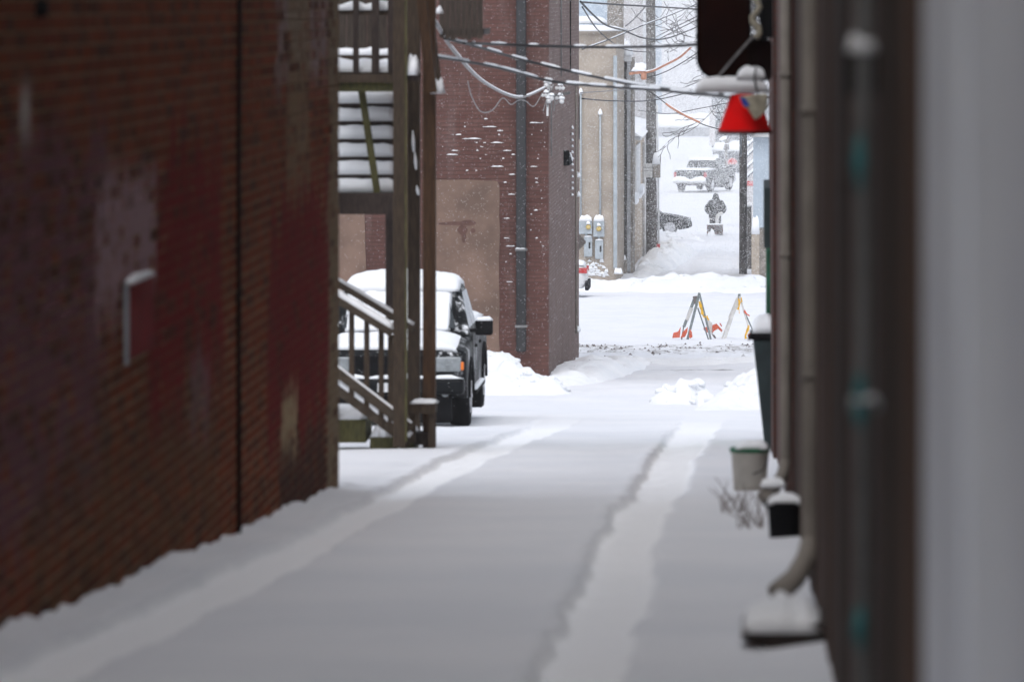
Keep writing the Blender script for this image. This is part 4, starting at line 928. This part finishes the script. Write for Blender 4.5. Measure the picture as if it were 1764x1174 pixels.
# ------------------------------------------------------------------ A-frame barricades in the cross street
GD = 130.0
def barricade(label, legs, boards, tapes, legm):
    x = sum(l[0][0] for l in legs) / len(legs)
    r = empty('street_barricade', P(x, 583, GD), label, 'barricade', 'A-frame barricades in the cross street')
    for (a, b, w, m, d) in legs:
        MB().bar(P(a[0], a[1], GD + d), P(b[0], b[1] + 3, GD + d + .02), w, .045, (0, 1, 0)).build('leg', M[m], r, bevel=.004)
    for pts, m, d in boards:
        MB().prism([(X_(x_, GD + d), Z_(y_, GD + d)) for x_, y_ in pts], GD + d, GD + d + .05).build('crumpled_panel', M[m], r, bevel=.006)
    for pts, w, d in tapes:
        MB().tube([P(p, q, GD + d) for p, q in pts], [w * (.75 if i % 2 else .45) for i in range(len(pts))], 5).build('warning_tape', M['byellow'], r)
    return r
barricade('grey A-frame barricade with crumpled orange-red panels at both feet',
    [((1197, 513), (1178, 560), .07, 'bgrey', .35), ((1192, 530), (1183, 548), .085, 'bwhite', .32), ((1205, 504), (1184, 583), .06, 'bgrey', 0), ((1205, 506), (1225, 583), .045, 'bgrey', -.08), ((1202, 530), (1221, 583), .03, 'bgrey', .05),
     ((1178, 560), (1174, 583), .03, 'bgrey', .3), ((1197, 510), (1199, 520), .10, 'sheet', .33), ((1219, 548), (1224, 583), .05, 'bwhite', .3)],
    [([(1158, 582), (1160, 573), (1168, 571), (1173, 562), (1172, 572), (1171, 581)], 'bred', .2), ([(1172, 582), (1176, 572), (1185, 563), (1184, 572), (1180, 580)], 'bred', .15), ([(1187, 580), (1188, 566), (1192, 572), (1193, 580), (1189, 583)], 'bred', -.1),
     ([(1211, 565), (1220, 562), (1220, 572), (1216, 573)], 'bred', .2), ([(1227, 574), (1227, 560), (1234, 557), (1237, 560), (1245, 569), (1243, 572), (1237, 566), (1230, 570)], 'bred', .25), ([(1239, 556), (1242, 557), (1244, 562), (1242, 562)], 'bred', .3),
     ([(1225, 574), (1231, 577), (1234, 582), (1231, 583)], 'sheet', .1), ([(1221, 552), (1227, 556), (1228, 575), (1222, 570)], 'bwhite', .28)],
    [([(1205, 519), (1207, 527), (1209, 534), (1210, 541)], .055, -.12), ([(1210, 541), (1213, 546), (1218, 545), (1220, 550)], .03, -.12), ([(1218, 543), (1219, 549), (1222, 551)], .028, -.12)], 'bgrey')
barricade('white A-frame barricade with yellow tape, its foot hidden by the bin',
    [((1273.5, 508), (1248, 583), .06, 'bwhite', 0), ((1272, 514), (1258, 545), .11, 'bwhite', .1), ((1269, 516), (1243, 582), .04, 'bwhite', .2), ((1274, 510), (1290, 562), .04, 'bwhite', -.05), ((1284, 540), (1297, 566), .03, 'bgrey', .1), ((1273.5, 506), (1274, 514), .06, 'bgrey', -.02),
     ((1269, 514), (1259, 534), .025, 'sheet', .25)],
    [([(1281, 537), (1283, 533), (1287, 540), (1292, 543), (1291, 545), (1285, 541)], 'bred', -.1), ([(1290, 583), (1288, 576), (1296, 572), (1299, 580), (1296, 583)], 'bred', .1)],
    [([(1272, 514), (1274, 520), (1273, 528), (1271, 533)], .038, -.1), ([(1277, 512), (1278, 520)], .025, -.1), ([(1273, 528), (1273.5, 540)], .012, -.1), ([(1290, 560), (1288, 568), (1284, 578), (1285, 583)], .045, -.12)], 'bwhite')

# diamond warning sign seen from behind, its post hidden by the brick building
dd = 118.0; ds = empty('diamond_sign', P(985, 520, dd), 'grey back of a diamond warning sign peeking past the brick corner', 'sign')
c = P(978, 417, dd); q = .375
MB().prism([(c.x - q, c.z), (c.x - .03, c.z - q), (c.x + .03, c.z - q), (c.x + q, c.z - .02), (c.x + q, c.z + .02), (c.x + .03, c.z + q), (c.x - .03, c.z + q)], dd, dd + .01).build('plate', M['sheet'], ds)
MB().box(c.x - .03, c.x + .03, dd - .06, dd, gz(dd) - .2, c.z + .3).build('post', M['galv'], ds)

# ------------------------------------------------------------------ person with a snow blower
HD = 251.0; HX = X_(1233, HD); HZ = ground_h(HX, HD)
def skin_obj(name, verts, edges, rad, m, parent, sub=2):
    me = bpy.data.meshes.new(name); me.from_pydata(verts, edges, []); me.materials.append(m)
    o = bpy.data.objects.new(name, me); COL.objects.link(o); o.parent = parent
    o.modifiers.new('skin', 'SKIN')
    if not me.skin_vertices: me.attributes.new('skin', 'FLOAT', 'POINT') if False else None
    for i, sv in enumerate(me.skin_vertices[0].data): sv.radius = (rad[i][0], rad[i][1]) if isinstance(rad[i], tuple) else (rad[i], rad[i]); sv.use_root = (i == 0)
    s = o.modifiers.new('sub', 'SUBSURF'); s.levels = sub; s.render_levels = sub
    return o
ps = empty('person', (HX, HD, HZ), 'person in a dark hooded coat pushing the snow blower towards the alley', 'person', local=True)
# joints: local axes, -y towards the camera
V = [(0, 0, .95), (0, -.02, 1.12), (0, -.05, 1.30), (0, -.07, 1.44), (0, -.10, 1.54), (0, -.13, 1.66), (0, -.13, 1.74),
     (.20, -.06, 1.40), (.33, -.14, 1.16), (.27, -.38, 1.02), (.25, -.47, 1.00),
     (-.20, -.06, 1.40), (-.34, -.14, 1.16), (-.28, -.38, 1.00), (-.25, -.47, .98),
     (.12, 0, .90), (.14, -.10, .50), (.14, .02, .10), (.14, -.10, .05),
     (-.12, 0, .90), (-.13, .06, .50), (-.13, .26, .12), (-.13, .16, .05)]
E = [(0, 1), (1, 2), (2, 3), (3, 4), (4, 5), (5, 6), (3, 7), (7, 8), (8, 9), (9, 10), (3, 11), (11, 12), (12, 13), (13, 14), (0, 15), (15, 16), (16, 17), (17, 18), (0, 19), (19, 20), (20, 21), (21, 22)]
RD = [(.25, .17), (.28, .17), (.28, .17), (.21, .14), .08, .10, .09, .12, .10, .075, .06, .12, .10, .075, .06, .12, .095, .075, .06, .12, .095, .075, .06]
V = [(x * 1.22 if z > .9 else x, y, z) for x, y, z in V]; RD = [((r[0] * 1.15, r[1] * 1.1) if isinstance(r, tuple) else r * 1.14) for r in RD]
skin_obj('body', V, E, RD, M['coat'], ps)
hd = MB().lathe([(.22, -.24), (.19, -.14), (.155, -.03), (.13, .06), (.115, .13), (.07, .19), (.01, .21)], (0, -.125, 1.63), 16); hd.build('hood', M['coat'], ps, True, world=False)
fm = MB().lathe([(.02, -.11), (.06, -.09), (.078, -.03), (.08, .03), (.065, .08), (.02, .10)], (0, -.160, 1.645), 14)
fm.add([(-.014, -.236, 1.63), (.014, -.236, 1.63), (0, -.256, 1.625), (0, -.236, 1.67)], [(0, 2, 3), (2, 1, 3), (0, 1, 2)])
fo = fm.build('face', M['skin'], ps, True, world=False)
for s in (-1, 1):
    MB().lathe([(.004, -.006), (.01, 0), (.004, .006)], (s * .03, -.236, 1.655), 8, 'y').build('eye', M['ink'], fo, world=False)
    hv = [(s * .25, -.46, .99), (s * .25, -.53, .985)]; he = [(0, 1)]; hr = [.042, .038]
    for k in range(4):
        b = len(hv); x0 = s * (.25 + (k - 1.5) * .02)
        hv += [(x0, -.57, .99), (x0, -.60, .965 + .003 * k), (x0, -.575, .945)]; he += [(1, b), (b, b + 1), (b + 1, b + 2)]; hr += [.0105, .0095, .0085]
    b = len(hv); hv += [(s * .21, -.50, .97), (s * .205, -.54, .95)]; he += [(0, b), (b, b + 1)]; hr += [.013, .010]
    skin_obj('glove', hv, he, hr, M['black'], ps, 1)
MB().box(-.025, .025, -.238, -.232, 1.595, 1.602).build('mouth', M['mid_red'], fo, world=False)
bl = empty('snow_blower', (HX - .02, HD - 1.35, ground_h(HX, HD - 1.35)), 'snow-caked red snow blower in front of the hooded person', 'snow blower', local=True)
ho = MB(); W = .35
ho.box(-W, -W + .015, -.25, .2, .0, .50); ho.box(W - .015, W, -.25, .2, .0, .50)
ho.add([(-W, -.15, .50), (W, -.15, .50), (W, .2, .44), (-W, .2, .44), (W, .22, .05), (-W, .22, .05)], [(0, 1, 2, 3), (3, 2, 4, 5)])
ho.build('auger_housing', M['blower'], bl, world=False)
au = MB(); au.lathe([(.02, -.33), (.02, .33)], (0, -.05, .22), 8, 'x')
for s in (-1, 1):
    for k in range(26):
        a = k * .5; x = s * (.05 + k * .0105); a2 = (k + 1) * .5; x2 = s * (.05 + (k + 1) * .0105)
        au.add([(x, -.05 + .12 * math.cos(a), .22 + .12 * math.sin(a)), (x, -.05 + .18 * math.cos(a), .22 + .18 * math.sin(a)), (x2, -.05 + .18 * math.cos(a2), .22 + .18 * math.sin(a2)), (x2, -.05 + .12 * math.cos(a2), .22 + .12 * math.sin(a2))], [(0, 1, 2, 3)])
au.build('auger', M['engine'], bl, world=False)
MB().pad(-W, W, -.18, .2, .48, .05, 12, 6, .5, 2).build('snow_cap', M['snow'], bl, True, world=False)
MB().pad(-W + .02, .02, -.34, .05, -.05, .30, 10, 8, .4, 5, 2.5).build('snow_load', M['snow'], bl, True, world=False)
MB().tube([(.08, .15, .45), (.09, .14, .72), (.12, .10, .86), (.22, .04, .95), (.33, 0, .98)], [.085, .08, .08, .075, .07], 10).build('chute', M['bwhite'], bl, True, world=False)
MB().box(-.24, .22, .28, .72, .35, .70).build('engine', M['engine'], bl, bevel=.04, world=False)
MB().box(-.28, .24, .62, .80, .74, .90).build('control_panel', M['engine'], bl, bevel=.02, world=False)
MB().box(-.27, -.12, .56, .62, .62, .74).build('headlight', M['bwhite'], bl, bevel=.01, world=False)
for s in (-1, 1):
    MB().tube([(s * .22, .6, .55), (s * .25, .8, .92), (s * .25, .98, 1.0)], .016, 8).build('handle', M['engine'], bl, True, world=False)
    MB().lathe([(.1, -.06), (.19, -.06), (.2, -.03), (.2, .03), (.19, .06), (.1, .06)], (s * .26, .55, .2), 20, 'x').build('wheel', M['tyre'], bl, True, world=False)

# ------------------------------------------------------------------ far street: grey house, stop light pole, round sign, pale building
gh = empty('grey_house', P(1260, 300, 372), 'slate-grey building with a snowy flat roof behind the far truck', 'building')
MB().pbox(1238, 1330, 266, 322, 368, 6).build('wall', M['greyhouse'], gh)
rr = MB().pbox(1228, 1340, 259, 266, 367, 8).build('roof', M['greyhouse'], gh); MB().pad(X_(1226, 367), X_(1342, 367), 366.6, 376, Z_(260, 367), .45, 30, 10, .25, 3, 8).build('roof_snow', M['snow'], gh, True)
MB().pbox(1226, 1340, 150, 254, 392, 8).build('upper_wall', M['greyhouse'], gh); MB().pbox(1222, 1232, 190, 250, 390, 8).build('corner_wall', M['palewall'], gh)
rc = empty('round_sign', P(1262, 275, 364), 'round red and white sign on the grey building', 'sign')
c = P(1261.5, 280.5, 364); r0 = .30
def disc(a0, a1, r, dy, n=20): return [(c.x + r * math.cos(a), c.z + r * math.sin(a)) for a in [lerp(a0, a1, i / n) for i in range(n + 1)]]
MB().prism(disc(0, 2 * math.pi, r0 + .03, 0)[:-1], 364, 364.03).build('disc', M['bwhite'], rc)
MB().prism(disc(0.08, math.pi - .08, r0, 0), 363.985, 363.998).build('upper_half', M['mid_red'], rc)
MB().prism(disc(math.pi + .35, 2 * math.pi - .35, r0, 0), 363.985, 363.998).build('lower_half', M['greyhouse'], rc)
for i in range(6): MB().box(c.x - .25 + i * .087, c.x - .19 + i * .087, 363.98, 363.984, c.z - .085, c.z + .005).build('lettering_mark', M['mid_red'], rc)
MB().box(c.x - .04, c.x + .04, 364.03, 364.1, gz(364) - .3, c.z + .3).build('post', M['greyhouse'], rc)
lp = empty('signal_post', P(1251, 318, 345), 'dark street post with a snow-capped lamp head beyond the far truck', 'post')
MB().tube([(X_(1251, 345), 345, gz(345) - .3), (X_(1251, 345), 345, Z_(258, 345))], .075, 10).build('shaft', M['sheet'], lp, True)
for py in (238, 248.5): MB().pbox(1248, 1256, py, py + 9, 344.8, .3).build('lamp_head', M['sheet'], lp, bevel=.03)
MB().pbox(1246.5, 1255.5, 252, 258.5, 344.8, .3).build('lamp_head', M['sheet'], lp, bevel=.03)
MB().prism([(X_(1237.5, 345), Z_(239.5, 345)), (X_(1243, 345), Z_(243, 345)), (X_(1252, 345), Z_(239, 345)), (X_(1252, 345), Z_(234, 345)), (X_(1246, 345), Z_(234.5, 345))], 344.7, 345.2).build('snow_cap', M['snow'], lp)
pw = empty('pale_building', P(1180, 245, 470), 'large pale building fading into the snowfall behind the branches', 'building')
MB().pbox(1100, 1330, 218, 262, 470, 14).build('lower_wall', M['white'], pw)
MB().pad(X_(1098, 469), X_(1332, 469), 468, 486, Z_(219, 470), .8, 30, 10, .2, 4, 8).build('ledge_snow', M['snow'], pw, True)
MB().pbox(1140, 1330, -160, 216, 492, 14).build('upper_wall', mat('pale_pinkish_siding', (.54, .54, .555), .8, .06, 1, .2, 10), pw)
MB().pbox(1070, 1140, -160, 262, 500, 14).build('side_wall', M['bluewall'], pw)

# ------------------------------------------------------------------ bare tree hidden behind the sign, its twigs reaching left
def tree(base, label, seed, h=9.5):
    random.seed(seed)
    r = empty('bare_tree', base, label, 'tree'); b = Vector(base); tr = MB(); br = MB()
    top = b + Vector((.1, 0, h * .55))
    tr.tube([b - Vector((0, 0, .3)), b.lerp(top, .5) + Vector((.1, .1, 0)), top], [.2, .16, .11], 10); tr.build('trunk', M['bark'], r, True)
    def grow(p, d, L, rad, lev):
        pts = [p]; rr = [rad]; n = 5; dirs = []
        for i in range(n):
            d = (d + Vector((random.gauss(0, .20), random.gauss(0, .20), random.gauss(.05, .18)))).normalized()
            p = p + d * (L / n); pts.append(p); rr.append(max(.0085, rad * (1 - .75 * (i + 1) / n))); dirs.append(d.copy())
        br.tube(pts, rr, 4)
        if lev < 4:
            for i in range(2, n + 1):
                for _ in range(random.choice((1, 1, 2)) if lev < 3 else 1):
                    nd = (dirs[i - 1] + Vector((random.gauss(0, .75), random.gauss(0, .6), random.gauss(.0, .6)))).normalized()
                    grow(pts[i], nd, L * random.uniform(.42, .66), rr[i] * .75, lev + 1)
    for k in range(11):
        a = lerp(.76, 1, k / 10); p = b.lerp(top, a); d = Vector((-1 if k % 4 else .6, random.uniform(-.5, .5), random.uniform(.15, .6))).normalized()
        grow(p, d, random.uniform(1.8, 3.1), .055, 1)
    tag(br.build('crown', M['bark'], r), kind='stuff')
    return r
tree((.9, 166, gz(166) - .1), 'bare thin-twigged tree behind the dark hanging sign', 13, 13.5)
tree((1.4, 215, gz(215) - .1), 'bare tree further back, its twigs hazy above the far truck', 5, 17)
random.seed(31)

# ------------------------------------------------------------------ building on the right and what hangs on it
rbld = empty('dark_building', (rwall(30) + 3, 30, gz(30)), 'dark brown building close on the alley side behind the downspouts', 'building')
def rslab(name, D0, D1, out, thick, z0, z1, m, parent):   # a slab lying on the alley face of the right-hand building
    a, b = rwall(D0), rwall(D1)
    vs = [(a - out, D0, z0), (a - out + thick, D0, z0), (b - out + thick, D1, z0), (b - out, D1, z0)]
    return MB().add(vs + [(v[0], v[1], z1) for v in vs], [(0, 3, 2, 1), (4, 5, 6, 7), (0, 1, 5, 4), (1, 2, 6, 5), (2, 3, 7, 6), (3, 0, 4, 7)]).build(name, m, parent)
rslab('wall', 10.4, 62, 0, 8, -6, 6.0, M['grime'], rbld)
rslab('shade_block', 10.4, 25, -.01, 7.9, 5.99, 12, M['grime'], rbld)  # added out of view to keep skylight off the near left wall
# vertical cladding boards on the stretch near the camera
bD = [10.4, 10.75, 11.4, 12.3, 13.4, 14.6, 16.0, 17.6, 19.4, 21.4, 23.6, 26, 28.6, 31.5, 34.5]
woods = [mat('brown_cladding_a', (.060, .029, .016), .8, .3, 5, .4, 30, stretch=(1, 1, .3)), mat('brown_cladding_b', (.032, .016, .009), .8, .3, 5, .4, 30, stretch=(1, 1, .3)), mat('brown_cladding_c', (.074, .037, .022), .8, .3, 5, .4, 30, stretch=(1, 1, .3))]
for i, (a, b) in enumerate(zip(bD, bD[1:])):
    rslab('cladding_board', a, b - .04, .02 + .006 * (i % 2), .03, -4, 3.8, woods[(i * 2 + i // 3) % 3], rbld)
gp = far_brick('dark_red_brick_with_green', (.085, .034, .026), (.06, .026, .022), (.05, .04, .032), 1)
rslab('brick_facing', 38.6, 61.9, .06, .07, -6, 3.8, gp, rbld)
rslab('brick_pilaster', 52, 61.95, .09, .10, -6, 3.8, gp, rbld)
rslab('green_trim', 58.5, 61.6, .125, .05, gz(60) - .1, Z_(420, 60), mat('green_painted_trim', (.012, .085, .045), .7, .5, 4, .4, 30), rbld)
rslab('dark_trim', 59, 61.7, .15, .08, Z_(420, 60), Z_(318, 60), M['bin'], rbld)
nw = empty('white_building', (2, 5, -2), 'pale grey painted wall nearest the camera', 'building')
rslab('wall', -46, 10.35, .0, 6, -4, 10.5, M['greywall'], nw)
for a, b in ((8.35, 10.3), (4.4, 8.25), (1.2, 4.35), (-2, 1.15)): rslab('panel', a, b, .016, .03, -3.6, 4.6, M['greywall'], nw)
# conduit with teal paint and a snow-capped box
cd = empty('wall_conduit', (rwall(12) - .05, 12, -2), 'grey wall conduit with smears of teal paint and a snow-capped box', 'conduit')
cx = X_(1489, 12)
MB().tube([(cx, 12, 3), (cx, 12, gz(12))], .021, 10).build('pipe', M['conduit'], cd, True)
for y0, y1 in ((245, 315), (655, 690), (700, 722), (1055, 1105)): MB().tube([(cx - .010, 11.985, Z_(y0 - 12, 12)), (cx - .011, 11.985, Z_((y0 + y1) / 2, 12)), (cx - .009, 11.985, Z_(y1 + 12, 12))], [.006, .014, .007], 10).build('paint_smear', M['teal'], cd, True)
jb = MB().pbox(1460, 1512, 88, 165, 12, .08).build('junction_box', M['black'], cd, bevel=.006); MB().pad(X_(1460, 12), X_(1510, 12), 11.97, 12.08, Z_(90, 12), .045, 10, 8, .2, 3, 2.5).build('snow_cap', M['snow'], cd, True)
cl_ = MB().pbox(1466, 1516, 690, 706, 12, .06).build('clamp', M['galv'], cd); MB().pad(X_(1466, 12), X_(1512, 12), 11.97, 12.06, Z_(690, 12), .022, 8, 5, .2, 3, 2.5).build('snow_cap', M['snow'], cd, True)
# downspouts
def downspout(px, w, D, ely, toe, label, cap=True):
    x = X_(px, D); r = w / 2
    o = empty('downspout', (x, D, gz(D)), label, 'downspout')
    zt = Z_(ely, D)
    MB().tube([(x, D, 4.2), (x, D, zt + .12), (x - .01, D, zt + .06)], r, 14).build('pipe', M['spout'], o, True)
    MB().tube([(x, D, zt + .13), (x - .02, D - .05, zt + .04), (x - .07, D - .12, zt - .04), (x + toe, D - .22, zt - .10)], [r, r * 1.12, r * 1.2, r * 1.3], 14).build('elbow', M['spout'], o, True)
    for z in (-.5, -1.7): MB().lathe([(r * 1.12, -.02), (r * 1.12, .02)], (x, D, z), 14).build('strap', M['spout'], o, True)
    if not cap: return
    m = MB(); m.pad(x + toe - .02, x + .01, D - .24, D - .05, zt - .03, .06, 8, 6, .2, 2, 2.3); m.build('snow_cap', M['snow'], o, True)
downspout(1353, .072, 38, 826, -.15, 'taupe downspout with snowy elbow above the black bucket')
downspout(1396, .082, 25.8, 975, -.15, 'taupe downspout nearest the camera ending over the splash block', False)
sb_ = empty('splash_block', (rwall(22.6) - .1, 22.6, gz(22.6)), 'dark splash block under a thick pillow of snow', 'splash block')
D = 22.6; z = Z_(1112, D)
MB().prism([(X_(1274, D), z + .055), (X_(1290, D), z + .02), (X_(1425, D), z - .06), (X_(1425, D), z + .11), (X_(1380, D), z + .085)], D - .1, D + .5).build('block', M['wooddark'], sb_, bevel=.01)
MB().pad(X_(1276, D), X_(1420, D), D - .13, D + .55, z + .065, .10, 16, 10, .25, 3, 2.6).build('snow_cap', M['snow'], sb_, True)
# black bucket, white bucket, bin
D = 33.0; bk = empty('black_bucket', P(1350, 928, D), 'black bucket with snow in it below the far downspout', 'bucket')
c = P(1352, 928, D); c.z -= .04
MB().lathe([(.085, 0), (.10, .22), (.115, .225), (.115, .25), (.1, .25)], c, 20).build('shell', M['black'], bk, True); MB().lathe([(.12, .235), (.13, .24), (.13, .255), (.12, .262)], c, 20).build('rim', M['black'], bk, True)
MB().pad(c.x - .11, c.x + .11, D - .11, D + .11, c.z + .25, .055, 10, 10, .2, 3, 2.4).build('snow_cap', M['snow'], bk, True)
D = 41.5; wb = empty('white_bucket', P(1290, 845, D), 'off-white bucket with a green lid and snow on top', 'bucket')
c = P(1292, 850, D); zl = Z_(776, D) - c.z
MB().lathe([(.115, -.02), (.135, zl * .9), (.14, zl * .92), (.14, zl)], c, 24).build('shell', M['bucket'], wb, True); MB().lathe([(.146, zl - .005), (.150, zl), (.150, zl + .018), (.14, zl + .026)], c, 24).build('lid', M['green'], wb, True)
MB().tube([(c.x + .13, D - .05, c.z + zl * .85), (c.x + .10, D - .15, c.z + zl * .6), (c.x + .02, D - .16, c.z + zl * .5)], .005, 5).build('handle', M['black'], wb, True)
MB().pad(c.x - .11, c.x + .14, D - .13, D + .13, c.z + zl + .02, .06, 10, 10, .2, 3, 2.4).build('snow_cap', M['snow'], wb, True)
D = 57.0; bi = empty('wheeled_bin', P(1322, 772, D), 'slate-dark wheeled bin with a mound of snow on its lid', 'bin')
x0, x1, zt, zb = X_(1297, D), X_(1342, D), Z_(584, D), gz(D) - .02
m = MB(); xb0 = X_(1318, D)
m.add([(xb0, D - .02, zb), (x1, D - .02, zb), (x1, D + .5, zb), (xb0, D + .5, zb), (x0, D - .1, zt), (x1, D - .1, zt), (x1, D + .58, zt), (x0, D + .58, zt)], [(0, 3, 2, 1), (4, 5, 6, 7), (0, 1, 5, 4), (1, 2, 6, 5), (2, 3, 7, 6), (3, 0, 4, 7)])
m.build('tub', M['bin'], bi, bevel=.02)
MB().box(x0 - .035, x1, D - .13, D + .61, zt, zt + .065).build('lid', M['black'], bi, bevel=.02); MB().box(x0 - .05, x0 - .03, D + .1, D + .4, zt - .02, zt + .03).build('handle', M['black'], bi, bevel=.005)
MB().pad(x0 - .01, x1, D - .1, D + .58, zt + .06, .165, 14, 12, .15, 3, 3.2).build('snow_cap', M['snow'], bi, True)
MB().lathe([(.06, -.03), (.1, -.03), (.1, .03), (.06, .03)], (xb0 + .03, D + .45, zb + .08), 16, 'x').build('wheel', M['tyre'], bi, True)
# dry weeds
random.seed(5)
for k, lab in enumerate(('dry weed stalks poking from the snow beside the black bucket', 'low tangle of dry weeds in front of the white bucket')):
    D = 34.5 + k * 2.2; c = P(1290 - k * 30, 0, D); wz = ground_h(c.x, D); w = empty('dry_weed', (c.x, D, wz), lab, 'weed')
    for i in range(16):
        a = Vector((c.x + random.uniform(-.08, .1), D + random.uniform(-.2, .2), wz - .02)); d = Vector((random.uniform(-.18, .1), 0, random.uniform(.10, .24)))
        MB().tube([a, a + d * .5 + Vector((random.uniform(-.02, .02), 0, .02)), a + d], [.004, .003, .002], 4).build('stalk', M['weed'], w)

# hanging sign, arm and red lamp on the dark building
HSD = 42.0
hs_ = empty('hanging_sign', P(1245, 135, HSD), 'near-black projecting sign with rounded bottom corners', 'sign')
def rrect(x0, x1, y0, y1, r, n=7):
    pts = []
    for cx, cy, a0 in ((x1 - r, y0 + r, -90), (x1 - r, y1 - r, 0), (x0 + r, y1 - r, 90), (x0 + r, y0 + r, 180)):
        pts += [(cx + r * math.cos(R(a0 + 90 * i / n)), cy + r * math.sin(R(a0 + 90 * i / n))) for i in range(n + 1)]
    return pts
MB().prism(rrect(X_(1199, HSD), X_(1294, HSD), Z_(137, HSD), .9, .16), HSD, HSD + .14).build('panel', M['dsign'], hs_, bevel=.008)
MB().prism(rrect(X_(1205, HSD), X_(1288, HSD), Z_(131, HSD), .86, .14), HSD - .006, HSD).build('sign_face', mat('dark_sign_face', (.012, .003, .002), .95, .4, 2, .1, 20, spec=0), hs_)
MB().prism(rrect(X_(1286, HSD), X_(1330, HSD), Z_(140, HSD), Z_(66, HSD), .05), HSD + .03, HSD + .12).build('mount_plate', M['dsign'], hs_)
MB().box(X_(1311, HSD), X_(1332, HSD), HSD, HSD + .14, Z_(66, HSD), .95).build('wall_bracket', M['black'], hs_)
MB().tube([P(1232, 138, HSD - .03), P(1298, 62, HSD - .03)], .008, 6).build('stay_cable', M['wiregrey'], hs_, True)
rg_ = MB(); random.seed(3); c = P(1302, 52, HSD - .02)
tt = [Vector((c.x + .03 * math.sin(i * 1.3), HSD - .02, Z_(66 - i * 9, HSD))) for i in range(9)]
rg_.tube(tt, [.02 + .022 * abs(nz(i, 2.2)) for i in range(9)], 8); rg_.build('rag', M['cloth'], hs_, True)
for i in range(4):
    a = P(1300 + i * 5, -10, HSD + .02); MB().tube([a, a + Vector((.02 * math.sin(i * 2), 0, -.15)), P(1312 + i * 3, 70, HSD + .02)], .006, 5).build('loose_wire', M['wire'], hs_, True)
la = empty('lamp_arm', P(1260, 160, HSD), 'horizontal arm under the dark sign carrying a thick roll of snow', 'bracket')
MB().box(X_(1200, HSD), X_(1326, HSD), HSD - .05, HSD + .05, Z_(160, HSD), Z_(154, HSD)).build('arm', M['galv'], la, bevel=.006)
MB().pad(X_(1197, HSD), X_(1324, HSD), HSD - .09, HSD + .09, Z_(159, HSD), .115, 26, 8, .12, 3, 6).build('snow_cap', M['snow'], la, True)
MB().pad(X_(1268, HSD), X_(1320, HSD), HSD - .08, HSD + .08, Z_(136, HSD), .10, 14, 8, .15, 5, 2.2).build('snow_cap', M['snow'], la, True)
MB().tube([P(1303, 112, HSD - .1), P(1299, 135, HSD - .1), P(1305, 160, HSD - .1), P(1318, 175, HSD - .1)], .007, 6).build('loop_cable', M['wire'], la, True)
rl_ = empty('red_lamp', P(1280, 228, HSD), 'bright red flared lamp shade hanging under the snowy arm', 'lamp')
c = P(1283, 228, HSD); hgt = Z_(163, HSD) - c.z
MB().lathe([(.185, -.005), (.196, 0), (.198, .02), (.186, .035), (.105, hgt), (.05, hgt + .01)], c, 28).build('shade', M['redlamp'], rl_, True)
MB().lathe([(.199, -.012), (.204, -.004), (.203, .012), (.198, .016)], c, 28).build('rim', mat('dark_red_rim', (.09, .004, .004), .5, .1, 4, 0), rl_, True)
m = MB(); a = P(1291, 166, HSD - .15); q = [(1273, 165), (1281, 183), (1288, 186), (1301, 206), (1311, 200), (1322, 186), (1322, 160)]
random.seed(8)
m.prism([(X_(x_, HSD), Z_(y_, HSD)) for x_, y_ in q], HSD - .235, HSD - .215)
m.build('rag', M['cloth'], rl_, bevel=.008)
MB().prism([(X_(x_, HSD), Z_(y_, HSD)) for x_, y_ in ((1275, 165), (1285, 170), (1292, 180), (1286, 183), (1279, 178))], HSD - .245, HSD - .237).build('blue_scrap', M['bluecloth'], rl_, bevel=.002)

# ------------------------------------------------------------------ falling snow in the open air beyond the alley mouth
random.seed(77); fl = MB()
for i in range(120000):
    near = i < 16000
    if near: D = random.uniform(66, 105); x = random.uniform(-6.5, .3)
    else: D = 105 + 215 * random.random() ** .85; x = random.uniform(-.042 * D - 1, .006 * D)
    z = random.uniform(gz(D), .012 * D)
    s = random.uniform(.0015, .0034) if near else random.uniform(.0022, .0055); L = s * random.uniform(1, 2.2)
    b = len(fl.v)
    fl.v += [(x - s, D, z - s * .5), (x + s, D, z - s * .5), (x, D - s, z - L), (x + s * .3, D, z + L)]
    fl.f += [(b, b + 1, b + 3), (b, b + 2, b + 1), (b + 1, b + 2, b + 3), (b + 2, b, b + 3)]
for i in range(290000):                                # the thick of the squall over the far street
    D = random.uniform(185, 345); x = random.uniform(-.042 * D - 1, .006 * D); z = random.uniform(gz(D), .012 * D); s = random.uniform(.008, .014); b = len(fl.v)
    fl.v += [(x - s, D, z - s * .5), (x + s, D, z - s * .5), (x, D - s, z - s), (x + s * .3, D, z + s)]
    fl.f += [(b, b + 1, b + 3), (b, b + 2, b + 1), (b + 1, b + 2, b + 3), (b + 2, b, b + 3)]
tag(fl.build('falling_snow', M['snow']), 'snowflakes drifting down over the street', 'snowfall', kind='stuff')

# ------------------------------------------------------------------ air thick with snow
hz = MB().box(-1600, 1600, -70, 2700, -14.5, 45)
hm = bpy.data.materials.new('snowy_air'); hm.use_nodes = True; nt = hm.node_tree
for n in list(nt.nodes):
    if n.type != 'OUTPUT_MATERIAL': nt.nodes.remove(n)
pv = nt.nodes.new('ShaderNodeVolumePrincipled'); pv.inputs['Color'].default_value = (.96, .97, 1, 1); pv.inputs['Density'].default_value = .00035; pv.inputs['Anisotropy'].default_value = .2
nt.links.new(pv.outputs[0], [n for n in nt.nodes if n.type == 'OUTPUT_MATERIAL'][0].inputs['Volume'])
tag(hz.build('haze', hm), kind='stuff')
